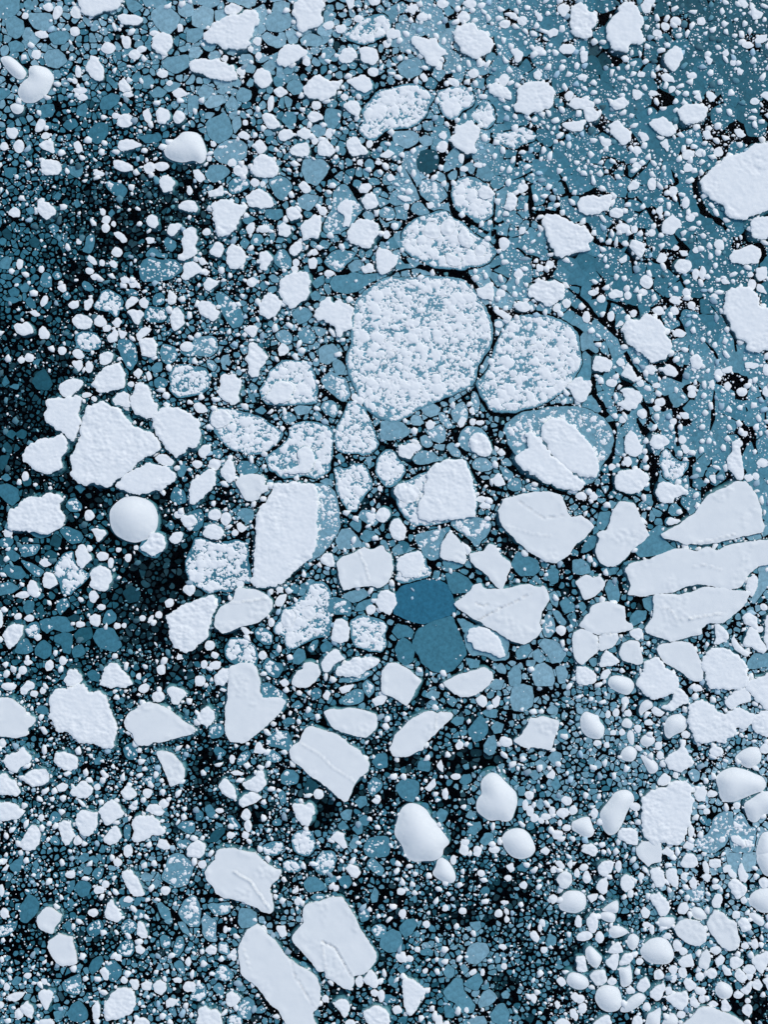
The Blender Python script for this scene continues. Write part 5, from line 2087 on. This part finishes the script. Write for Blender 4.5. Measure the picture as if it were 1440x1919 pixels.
# ------------------------------------------------------------------ cells of thin ice between the floes
size_px = lambda s: np.interp(s, [1, 2, 3, 4, 5, 6, 7], [5.5, 8, 11.5, 16, 23, 38, 56])      # spacing of plates
seeds = Darts(); seed_xy = []
cellg = {}
def seed_ok(x, y, R):
    gx, gy = int(x // 24), int(y // 24); n = int(R // 24) + 1
    for a in range(gx - n, gx + n + 1):
        for b in range(gy - n, gy + n + 1):
            for (u, v, w) in cellg.get((a, b), ()):
                if (u - x) ** 2 + (v - y) ** 2 < (min(w, R)) ** 2: return False
    return True
def seed_add(x, y, R): cellg.setdefault((int(x // 24), int(y // 24)), []).append((x, y, R)); seed_xy.append((x, y, R))
for w, L in leads:                                   # paired seeds either side of each lead
    seg = np.diff(L, axis=0); ln = np.hypot(seg[:, 0], seg[:, 1]); tot = ln.sum()
    Rl = float(size_px(sample(SIZ, *L.mean(0)))) * .5
    ncut = max(2, int(tot / (Rl * .9)))
    cum = np.r_[0, np.cumsum(ln)]
    for t in np.linspace(0, tot, ncut):
        i = min(np.searchsorted(cum, t, 'right') - 1, len(seg) - 1)
        q = L[i] + seg[i] * ((t - cum[i]) / ln[i]); nrm = np.array([-seg[i][1], seg[i][0]]) / ln[i]
        for sgn in (-1, 1):
            v = q + nrm * sgn * (w * .5 + Rl * .55)
            if seed_ok(v[0], v[1], Rl * .5): seed_add(v[0], v[1], Rl * .55)
N_TRY = 70000
cand = np.column_stack([rng.uniform(-MARG, 1440 + MARG, N_TRY), rng.uniform(-MARG, 1919 + MARG, N_TRY)])
spc = size_px(sample(SIZ, cand[:, 0], cand[:, 1]) + 0.9 * fbm(cand[:, 0] / 60, cand[:, 1] / 60, 5, 2) * 2) * np.clip(.42 * rng.power(1.7, N_TRY) ** -1.0, .42, 2.0)
clear = np.ones(N_TRY, bool)
for w, L in leads:
    Rl = float(size_px(sample(SIZ, *L.mean(0)))) * .5
    q = np.where((cand > L.min(0) - 60).all(1) & (cand < L.max(0) + 60).all(1))[0]
    if len(q): clear[q] &= seg_dist(cand[q], L[:-1], L[1:])[0] > w * .5 + Rl * .95
o_ = np.argsort(-spc * (rng.random(N_TRY) < .35))
cand, spc, clear = cand[o_], spc[o_], clear[o_]
for (x, y), R in zip(cand[clear], spc[clear]):
    if seed_ok(x, y, R): seed_add(x, y, R)
SX = np.array(seed_xy)
vs, es, fs, ov, oe, of = delaunay_2d_cdt([Vector((a, b)) for a, b in SX[:, :2]], [], [], 0, 1e-6)
tri = np.array(fs); V2 = np.array([(v[0], v[1]) for v in vs])
a_, b_, c_ = V2[tri[:, 0]], V2[tri[:, 1]], V2[tri[:, 2]]
dd = 2 * (a_[:, 0] * (b_[:, 1] - c_[:, 1]) + b_[:, 0] * (c_[:, 1] - a_[:, 1]) + c_[:, 0] * (a_[:, 1] - b_[:, 1]))
a2, b2, c2 = (a_ ** 2).sum(1), (b_ ** 2).sum(1), (c_ ** 2).sum(1)
cc = np.stack([(a2 * (b_[:, 1] - c_[:, 1]) + b2 * (c_[:, 1] - a_[:, 1]) + c2 * (a_[:, 1] - b_[:, 1])) / dd,
               (a2 * (c_[:, 0] - b_[:, 0]) + b2 * (a_[:, 0] - c_[:, 0]) + c2 * (b_[:, 0] - a_[:, 0])) / dd], 1)
fan = [[] for _ in V2]
for t, f in enumerate(tri):
    for v in f: fan[v].append(t)
cells = []
for v, ts in enumerate(fan):
    if len(ts) < 3: continue
    Q = cc[ts]; s0 = V2[v]
    Q = Q[np.argsort(np.arctan2(Q[:, 1] - s0[1], Q[:, 0] - s0[0]))]
    if not (Q[:, 0].min() > -MARG - 30 and Q[:, 0].max() < 1440 + MARG + 30 and Q[:, 1].min() > -MARG - 30 and Q[:, 1].max() < 1919 + MARG + 30): continue
    A = area(Q)
    if A < 12: continue
    cells.append((s0, Q, A))
seedc = np.array([c[0] for c in cells])
keep = ~(look(R_WHITE, seedc[:, 0], seedc[:, 1]) | look(R_RUB, seedc[:, 0], seedc[:, 1]) | (look(R_GREY, seedc[:, 0], seedc[:, 1]) > 0))
gapv = sample(GAP, seedc[:, 0], seedc[:, 1]) + 3.2 * fbm(seedc[:, 0] / 45, seedc[:, 1] / 45, 31, 3) * 2
keep &= rng.random(len(cells)) > .93 * pool(seedc[:, 0], seedc[:, 1])
keep &= rng.random(len(cells)) > np.interp(gapv, [0, 3, 5, 7, 9], [0, .01, .07, .28, .75])
lost = [c for c, k in zip(cells, keep) if not k]
cells = [c for c, k in zip(cells, keep) if k]; gapv = gapv[keep]
groups = {}
for i, (s0, Q, A) in enumerate(cells):
    r = math.sqrt(A / math.pi)
    K = 12 if r < 7 else 18 if r < 13 else 32 if r < 24 else 72
    groups.setdefault(K, []).append(i)
plates = []
obst = [(p['P'], {'r': 3.0, 'm': 2.2, 'g': 1.1, 'b': 2.4, 'd': 1.1, 'w': .8, 'f': 1.5, 's': .8, 'e': .5}[p['k']]) for p in pieces if p['k'] != 'e' or p['r'] > 6]
for K, idx in groups.items():
    PP = np.stack([resample(cells[i][1], n=K) for i in idx]); S0 = np.array([cells[i][0] for i in idx])
    cen = PP.mean(1)
    r = np.sqrt(np.array([cells[i][2] for i in idx]) / math.pi)
    g = gapv[idx]
    gap = np.where(r > 20, 0.30 + .14 * np.maximum(g, 0), (0.25 + 0.042 * np.maximum(g, 0) * r) + .25)
    f = np.clip(1 - gap / r * rng.uniform(.5, 1.6, len(r)), .35, .985)
    small_ = r < 17
    f = np.where(small_, f * np.where(rng.random(len(r)) < .55, 1.0, rng.uniform(.62, .97, len(r))), f)
    sheet = sample(SIZ, cen[:, 0], cen[:, 1]) + rng.normal(0, .35, len(r))
    raft = (sheet > 5.6) & (rng.random(len(r)) < .66)          # closed sheet: plates lap over each other
    f = np.where(raft, 1 + 2.2 / r, f)
    for _ in range({12: 0, 18: 1, 32: 1, 72: 2}[K]):
        PP = .25 * np.roll(PP, 1, 1) + .5 * PP + .25 * np.roll(PP, -1, 1)
    PP = cen[:, None] + (PP - cen[:, None]) * f[:, None, None]
    PP += (rng.normal(0, .09, (len(r), 2)) * np.where(small_, r, 0)[:, None])[:, None]
    d = PP - cen[:, None]; L = np.maximum(np.linalg.norm(d, axis=2, keepdims=True), 1e-6)
    lam = {12: 5, 18: 6, 32: 8, 72: 11}[K]
    nz = np.stack([fbm(PP[..., 0] / lam + 7 * i_, PP[..., 1] / lam, 77, 3) for i_ in (0,)], 0)[0]
    PP = PP + d / L * (nz * 2 * np.minimum(.19 * r, 2.6)[:, None])[..., None]
    flat = PP.reshape(-1, 2); own = np.repeat(np.arange(len(idx)), K)
    for w, Lp in leads:
        lo, hi = Lp.min(0) - 14, Lp.max(0) + 14
        q = np.where((flat[:, 0] > lo[0]) & (flat[:, 0] < hi[0]) & (flat[:, 1] > lo[1]) & (flat[:, 1] < hi[1]))[0]
        if not len(q): continue
        dq, nq, kq = seg_dist(flat[q], Lp[:-1], Lp[1:])
        sg = Lp[1:] - Lp[:-1]; nn = np.stack([-sg[:, 1], sg[:, 0]], 1) / np.hypot(sg[:, 0], sg[:, 1])[:, None]
        nn = nn[kq]
        side = np.sign(((S0[own[q]] - nq) * nn).sum(1)); cur = ((flat[q] - nq) * nn).sum(1) * side
        hw = w * 1.0 * (.35 + .65 * np.clip(np.minimum(np.hypot(*(nq - Lp[0]).T), np.hypot(*(nq - Lp[-1]).T)) / 22, 0, 1)) * np.clip(.55 + 1.5 * (fbm(nq[:, 0] / 11, nq[:, 1] / 11, 3, 3) + .4), .3, 1.9)
        mv = (dq < hw + 3) & (cur < hw)
        flat[q[mv]] = (flat[q] + nn * (side * (hw - cur))[:, None])[mv]
    for P, gp in obst:
        lo, hi = P.min(0) - gp, P.max(0) + gp
        q = np.where((flat[:, 0] > lo[0]) & (flat[:, 0] < hi[0]) & (flat[:, 1] > lo[1]) & (flat[:, 1] < hi[1]))[0]
        if not len(q): continue
        ins = inside(P, flat[q]); dq, nq, kq = poly_dist(P, flat[q])
        mv = ins | (dq < gp)
        if not mv.any(): continue
        T = np.roll(P, -1, 0) - P; T /= np.maximum(np.hypot(T[:, 0], T[:, 1])[:, None], 1e-9)
        no = np.stack([T[:, 1], -T[:, 0]], 1)[kq]
        flat[q[mv]] = (nq + no * gp)[mv]
    PP = flat.reshape(-1, K, 2)
    for i, P in zip(idx, PP):
        A = area(P)
        if A < max(5, .28 * cells[i][2] * .5): continue
        plates.append({'P': P, 'a': A, 'c': centroid(P), 'r': math.sqrt(A / math.pi), 'k': 'c', 'seed': 5000 + i, 'big': cells[i][2] > 700})
pc = np.array([p['c'] for p in plates])
alb = sample(ALB, pc[:, 0], pc[:, 1]) + rng.normal(0, 1, len(plates)) * np.interp(sample(SIZ, pc[:, 0], pc[:, 1]), [3, 5, 6], [.6, .4, .12]) + 2.2 * fbm(pc[:, 0] / 70, pc[:, 1] / 70, 8, 3)
dull = rng.random(len(plates)) < .16                 # thinner, wetter plates
alb[dull] -= (rng.uniform(.8, 3.0, len(plates)) * np.interp(sample(SIZ, pc[:, 0], pc[:, 1]), [4, 6], [1, .15]))[dull]
for p, a in zip(plates, alb): p['col'] = tone(max(a, .3)) * rng.uniform(.92, 1.08)
for p in greys:
    a = sample(ALB, *p['c'])
    p['col'] = {'g': lambda: tone(np.clip(a, 4.9, 8.2) + rng.uniform(-.7, .8)), 'd': lambda: tone(rng.uniform(1.8, 3.2)),
                'b': lambda: np.array((.027, .158, .235)) if p['c'][1] < 1165 and p['a'] > 6000 else tone(rng.uniform(4.6, 5.1))}[p['k']]()
def in_frame(p):
    lo, hi = p['P'].min(0), p['P'].max(0)
    s = np.clip(min(hi[0], 1440) - max(lo[0], 0), 0, None) * np.clip(min(hi[1], 1919) - max(lo[1], 0), 0, None) / max(np.prod(hi - lo), 1)
    wh = look(R_WHITE, p['P'][:, 0], p['P'][:, 1]).mean() * .5
    return p['a'] * s * (1 - wh)
allg = sorted(greys + plates, key=lambda p: -in_frame(p))
for p in allg[:300]:
    o = plate_obj("thin_ice_plate", p, p['col'], next_z()); add_thing(p, o, 'plate')
rest = allg[300:]
V, F, T = plate_arrays([p['P'] for p in rest], [next_z() for _ in rest], [p['col'] for p in rest])
tag(mesh_np("thin_ice_fragments", V, F, MAT_GREY, tint=T, smooth=False),
    "countless small thin grey ice fragments crowding the dark water", "ice fragments", kind='stuff')

# ------------------------------------------------------------------ brash: small white lumps, and sunken crumbs in the gaps
D = Darts()
n = 250000
Q = np.column_stack([rng.uniform(-MARG, 1440 + MARG, n), rng.uniform(-MARG, 1919 + MARG, n)])
B = sample(BRA, Q[:, 0], Q[:, 1])
cl = fbm(Q[:, 0] / 30, Q[:, 1] / 30, 51, 3) * 2
bend = Q[:, 0] + 26 * np.sin(Q[:, 1] / 130)                       # wind and current draw the brash into streaks
u_, v_ = bend * .88 - Q[:, 1] * .47, bend * .47 + Q[:, 1] * .88
streak = fbm(u_ / 17, v_ / 95, 52, 3) * 2
east = np.clip((Q[:, 0] - 760) / 250, 0, 1) * np.clip((1000 - Q[:, 1]) / 250, 0, 1)
cl = cl * (1 - .75 * east) + 1.7 * streak * east
prob = np.clip((B / 9) ** 1.3 * (0.62 + 1.1 * cl) * (1 + .5 * east), .015, 1)
gk = look(R_GREY, Q[:, 0], Q[:, 1])
prob *= np.select([gk == 1, gk == 2, gk == 3, gk == 4], [.10, .035, .10, .0], 1.0)
prob[look(R_WHITE, Q[:, 0], Q[:, 1]) | look(R_RUB, Q[:, 0], Q[:, 1])] = 0
prob *= 1 - .88 * pool(Q[:, 0], Q[:, 1])
for w, L in leads:
    q = np.where((Q > L.min(0) - 12).all(1) & (Q < L.max(0) + 12).all(1))[0]
    if len(q): prob[q] *= np.clip((seg_dist(Q[q], L[:-1], L[1:])[0] - w * .6) / 2.5, .06, 1)
rad = np.minimum(np.where(east > .3, .85, 1.0) * rng.power(np.where(east > .3, 1.45, 1.75), n) ** -1.0, 7)
go = np.where(rng.random(n) < prob)[0]
for i in go[np.argsort(-rad[go])]:
    if D.ok(Q[i, 0], Q[i, 1], rad[i], 1.0): D.add(Q[i, 0], Q[i, 1], rad[i])
bx, by, br = map(np.array, (D.x, D.y, D.r))
darkness = np.clip((4.5 - sample(ALB, bx, by)) / 4.5, 0, 1)
T = white_tint(len(bx), .10)
sl = (br < 2.2) & (by > 1150) & (rng.random(len(bx)) < .38)          # grey sodden crumbs of the slush
T[sl] = np.array([(.26, .43, .50)]) * rng.uniform(.5, 1.5, (sl.sum(), 1))
dk = rng.random(len(bx)) < .85 * darkness
T[dk] = np.array([(.09, .21, .25)]) * rng.uniform(.5, 1.7, (dk.sum(), 1))
V, F, T = lumps(bx, by, br, np.full(len(bx), .0) + rng.uniform(-.02, .03, len(bx)), T, 7, .36)
tag(mesh_np("brash_ice", V, F, MAT_LUMP, tint=T), "loose brash of tiny white snow lumps strewn over water and grey ice", "brash ice", kind='stuff')
sunk = []
for s0, Q_, A in lost:
    if A > 900 or look(R_WHITE, *s0) or look(R_RUB, *s0) or look(R_GREY, *s0) > 0 or rng.random() > .72: continue
    P = chaikin(s0 + (Q_ - s0) * rng.uniform(.5, .95), 1, .2)
    sunk.append(jag(resample(P, n=14), .10 * math.sqrt(A), 5, 3))
V, F, T = plate_arrays(sunk, -rng.uniform(.22, 1.3, len(sunk)), np.array([(.035, .085, .105)]) * rng.uniform(.25, 1.6, (len(sunk), 1)))  # dark tint carries most of the dimming by the water above the slabs
tag(mesh_np("sunken_ice_slabs", V, F, MAT_GREY, tint=T, smooth=False), "dim drowned ice slabs showing faintly through the black water", "sunken ice", kind='stuff')
n = 60000
Q = np.column_stack([rng.uniform(-MARG, 1440 + MARG, n), rng.uniform(-MARG, 1919 + MARG, n)])
sz = sample(SIZ, Q[:, 0], Q[:, 1]); al = sample(ALB, Q[:, 0], Q[:, 1])
pr = np.clip(np.interp(sz, [2, 3, 4, 5, 6, 7], [.75, .6, .42, .25, .12, .1]) * (0.55 + 1.6 * fbm(Q[:, 0] / 50, Q[:, 1] / 50, 12, 3) * 2) * np.interp(al, [0, 1, 3, 5], [.25, .6, 1, 1]), 0, 1)
pr[look(R_WHITE, Q[:, 0], Q[:, 1]) | look(R_RUB, Q[:, 0], Q[:, 1])] = 0
pr *= 1 - .6 * pool(Q[:, 0], Q[:, 1])
Q = Q[rng.random(n) < pr]; n = len(Q)
T = np.array([(.24, .46, .50)]) * rng.uniform(.4, 1.7, (n, 1))
V, F, T = lumps(Q[:, 0], Q[:, 1], np.minimum(.9 * rng.power(2.2, n) ** -1.0, 4.5), -rng.power(.6, n) * 1.0 - .12, T, 6, .2)
tag(mesh_np("sunken_ice_crumbs", V, F, MAT_LUMP, tint=T), "fine teal ice crumbs hanging just under the water between plates", "ice crumbs", kind='stuff')

# ------------------------------------------------------------------ labels: landmarks first, then everything else by its nearest landmark
MARKS = [
 (790, 650, "largest round rubble floe, white lumps speckled over teal, near the centre", "the largest round rubble floe"),
 (1000, 680, "second largest rubble floe, packed with white lumps, right beside the largest one", "the second largest rubble floe"),
 (845, 455, "oval rubble floe carrying several white mounds, just above the largest round rubble floe", "the oval rubble floe"),
 (740, 200, "wide snow-crusted rubble floe near the top centre", "the wide top rubble floe"),
 (215, 835, "biggest rough white floe on the left, a broad wedge", "the broad wedge floe"),
 (250, 972, "smooth round white dome berg beside open black water on the left", "the round dome berg"),
 (545, 990, "tall rough white slab floe with a straight right side against rubble", "the tall rough slab"),
 (945, 1150, "broad smooth white floe with a notched top and thin cracks, right of the teal plate", "the notched broad floe"),
 (800, 1125, "dark teal bare smooth ice plate, the darkest big plate", "the dark teal plate"),
 (825, 1205, "big teal plate with a few white lumps, just below the dark teal plate", "the speckled teal plate"),
 (1310, 1065, "longest smooth white slab, running out of the right edge", "the longest slab"),
 (1340, 965, "broad smooth white slab just above the longest slab", "the upper right slab"),
 (1320, 1150, "cracked smooth white slab just below the longest slab", "the cracked slab"),
 (1165, 1000, "upright smooth white floe tapering to a narrow foot, left of the longest slab", "the tapering upright floe"),
 (1025, 990, "rounded white floe with a crumpled band across its middle", "the banded round floe"),
 (1070, 850, "right half of a split white floe with a long slanting gap", "the split floe"),
 (1020, 875, "left half of a split white floe, a long slanting lobe", None),
 (620, 1430, "large oblong smooth white floe with a fold line, beside open black water", "the folded oblong floe"),
 (655, 1355, "wide smooth white floe lying just above the folded oblong floe", "the wide smooth floe"),
 (790, 1375, "long pointed white floe with a notched upper tip and black water under it", "the notched pointed floe"),
 (455, 1330, "tall white floe with speckled grey ice at its upper right shoulder", "the shouldered floe"),
 (155, 1345, "large rough white floe with a ragged outline, the biggest at the lower left", "the ragged floe"),
 (295, 1355, "smooth teardrop white floe pointing right, beside the ragged floe", "the teardrop floe"),
 (440, 1655, "large white floe with a jagged broken right corner", "the jagged floe"),
 (630, 1760, "large smooth white floe split by a forked crack near the bottom", "the forked crack floe"),
 (520, 1830, "long smooth white floe with a straight seam, cut by the bottom edge", "the seamed long floe"),
 (790, 1560, "largest smooth egg-shaped white berg in the lower centre", "the egg-shaped berg"),
 (933, 1495, "smooth three-lobed white berg with a soft saddle", "the three-lobed berg"),
 (972, 1580, "smooth rounded triangular berg just below the three-lobed berg", "the triangular berg"),
 (832, 1632, "small smooth white berg just below the egg-shaped berg", None),
 (1158, 1520, "smooth bean-shaped white berg leaning to the right", "the bean-shaped berg"),
 (1250, 1520, "large rounded rough white floe with a crumpled surface at the lower right", "the crumpled round floe"),
 (1390, 1470, "wide smooth white berg with a shaded left flank at the right edge", "the wide right berg"),
 (1110, 1360, "smooth oval berg with a small shoulder, alone on grey ice", "the lone oval berg"),
 (1010, 1375, "flat white floe with crisp straight sides, left of the lone oval berg", "the straight-sided floe"),
 (65, 162, "smooth kidney-shaped white berg with a small knob at the upper left", "the kidney-shaped berg"),
 (345, 280, "white berg, smooth below and lumpy above, in the upper left", "the half-lumpy berg"),
 (22, 125, "long smooth white berg touching the left edge, beside the kidney-shaped berg", None),
 (1395, 345, "huge flat white floe cut by the right edge, upper right", "the huge right-edge floe"),
 (1405, 605, "large white floe cut by the right edge, below the huge one", "the second right-edge floe"),
 (1172, 55, "tall white floe beside a black pool in the upper right corner area", "the tall corner floe"),
 (1300, 213, "smooth oval white floe alone on teal ice in the upper right", "the oval lone floe"),
 (1070, 445, "large furrowed white wedge floe pointing down, right of the oval rubble floe", "the furrowed wedge"),
 (1010, 325, "long upright white floe beside a black lead, above the furrowed wedge", "the long upright floe"),
 (890, 78, "large lumpy white floe beside black water near the top", "the top lumpy floe"),
 (440, 62, "large pebbly white floe near the top left, biggest there", "the pebbly floe"),
 (400, 132, "long flat white floe just below the pebbly floe", "the long floe under the pebbly one"),
 (870, 258, "three-lobed lumpy white chunk right of the wide top rubble floe", "the lobed lumpy chunk"),
 (1005, 185, "broad rounded lumpy white floe right of the top centre", "the broad rounded floe"),
 (1220, 640, "large ribbed white floe in teal ice on the right", "the ribbed floe"),
 (1025, 548, "blocky white floe in teal ice above the second largest rubble floe", "the blocky floe"),
 (555, 542, "rounded white floe left of and above the largest round rubble floe, bulging at the top", "the bulging round floe"),
 (425, 410, "triangular rough white floe pointing down in the upper left", "the triangular floe"),
 (625, 590, "star-shaped lumpy white chunk touching the largest round rubble floe", "the star-shaped chunk"),
 (120, 780, "shield-shaped white floe just left of the broad wedge floe", "the shield-shaped floe"),
 (462, 808, "lens-shaped rubble floe right of the broad wedge floe", "the lens-shaped rubble floe"),
 (820, 925, "squarish rubble floe capped by a broad rough white crust", "the squarish crusted floe"),
 (405, 1060, "square rubble floe just left of the tall rough slab", "the square rubble floe"),
 (580, 1160, "tall rubble floe with a bare grey upper left edge", "the tall rubble floe"),
 (1300, 1235, None, None),
 (1235, 1782, "smooth oval berg, the widest among the crowded bergs at the bottom right", "the oval bottom berg"),
 (1295, 1750, "oval white floe just above the oval bottom berg", "the oval bottom floe"),
 (1358, 1746, "tall leaf-shaped white floe, biggest upright one at the bottom right", "the leaf-shaped floe"),
 (1140, 1870, "round smooth drum-shaped berg at the bottom right", "the drum-shaped berg"),
 (1335, 1912, "wide white floe cut by the bottom edge, lower right corner", "the bottom-edge floe"),
 (225, 1880, "large rounded lumpy white floe near the bottom left", "the bottom-left lumpy floe"),
 (120, 1780, "smooth flat-sided white floe, lower of a pair at the bottom left", "the lower flat-sided floe"),
 (92, 1722, "smooth flat-sided white floe, upper of a pair at the bottom left", None),
 (772, 1865, "half-oval rough white floe near the bottom centre", "the half-oval floe"),
]
WORDS = {'floe': ("white floe", "floe"), 'berg': ("smooth white berg", "iceberg"), 'rubble': ("rubble floe", "rubble floe"),
         'speckled': ("snow-speckled grey plate", "ice plate"), 'plate': ("thin ice plate", "thin ice")}
GROUP = {'floe': "white snow-covered floes", 'berg': "smooth white bergs", 'rubble': "floes of frozen rubble",
         'speckled': "grey plates sprinkled with snow", 'plate': "bare thin ice plates"}
cent = np.array([p['c'] for p in things])
marks = []
for mx_, my_, lab, ref in MARKS:
    if not lab: continue
    hit = [p for p in things if p['noun'] != 'speckled' and inside(p['P'], np.array([[mx_, my_]], float))[0] and not p.get('lab')]
    if not hit: hit = sorted([p for p in things if not p.get('lab') and p['noun'] in ('floe', 'berg', 'rubble')], key=lambda p: np.hypot(*(p['c'] - (mx_, my_))))[:1]
    want = 'berg' if 'berg' in lab.split(',')[0] else 'rubble' if 'rubble floe' in lab.split(',')[0] else 'plate' if 'plate' in lab.split(',')[0] else 'floe'
    hit.sort(key=lambda p: (p['noun'] != want, -p['a']))
    p = hit[0]; p['lab'] = lab
    if ref: marks.append((p, ref))
mc = np.array([m[0]['c'] for m in marks])
SECT = ["right of", "below right of", "below", "below left of", "left of", "above left of", "above", "above right of"]
ORD = ["nearest", "second", "third", "fourth", "fifth", "sixth", "seventh", "eighth", "ninth", "tenth", "eleventh", "twelfth"]
def sector(v): return (np.round(np.arctan2(v[:, 1], v[:, 0]) / (math.pi / 4)).astype(int)) % 8
by_noun = {k: [p for p in things if p['noun'] == k] for k in WORDS}
table = {}
for k, L in by_noun.items():
    cN = np.array([p['c'] for p in L])
    for m, (mp, ref) in enumerate(marks):
        v = cN - mc[m]; d = np.hypot(v[:, 0], v[:, 1]); s = sector(v)
        for q in range(8):
            ids = [i for i in np.where(s == q)[0] if L[i] is not mp]
            ids.sort(key=lambda i: d[i])
            for rank, i in enumerate(ids[:12]): table.setdefault((k, i), []).append((d[i] + rank * 45, rank, m, q))
for k, L in by_noun.items():
    for i, p in enumerate(L):
        word, cat = WORDS[k]
        if not p.get('lab'):
            opt = min(table.get((k, i), [(0, 11, 0, 0)]))
            _, rank, m, q = opt
            P = p['P'] - p['c']; ev = np.linalg.eigvalsh(np.cov(P.T)); asp = math.sqrt(ev[1] / max(ev[0], 1e-6))
            szw = "large" if p['r'] > 32 else "small" if p['r'] < 14 else "midsize"
            shp = " long" if asp > 1.75 else " rounded" if asp < 1.15 else ""
            extra = ""
            if k == 'plate':
                g = p['col'][2]; extra = " dark" if g < .07 else " teal" if g < .2 else " grey"
            if ORD[rank] != "nearest" or len(marks[m][1].split()) > 5: shp = ""
            p['lab'] = f"{szw}{shp}{extra} {word}, {ORD[rank]} {SECT[q]} {marks[m][1]}"
        o = p['o']; tag(o, p['lab'], cat, GROUP[k])
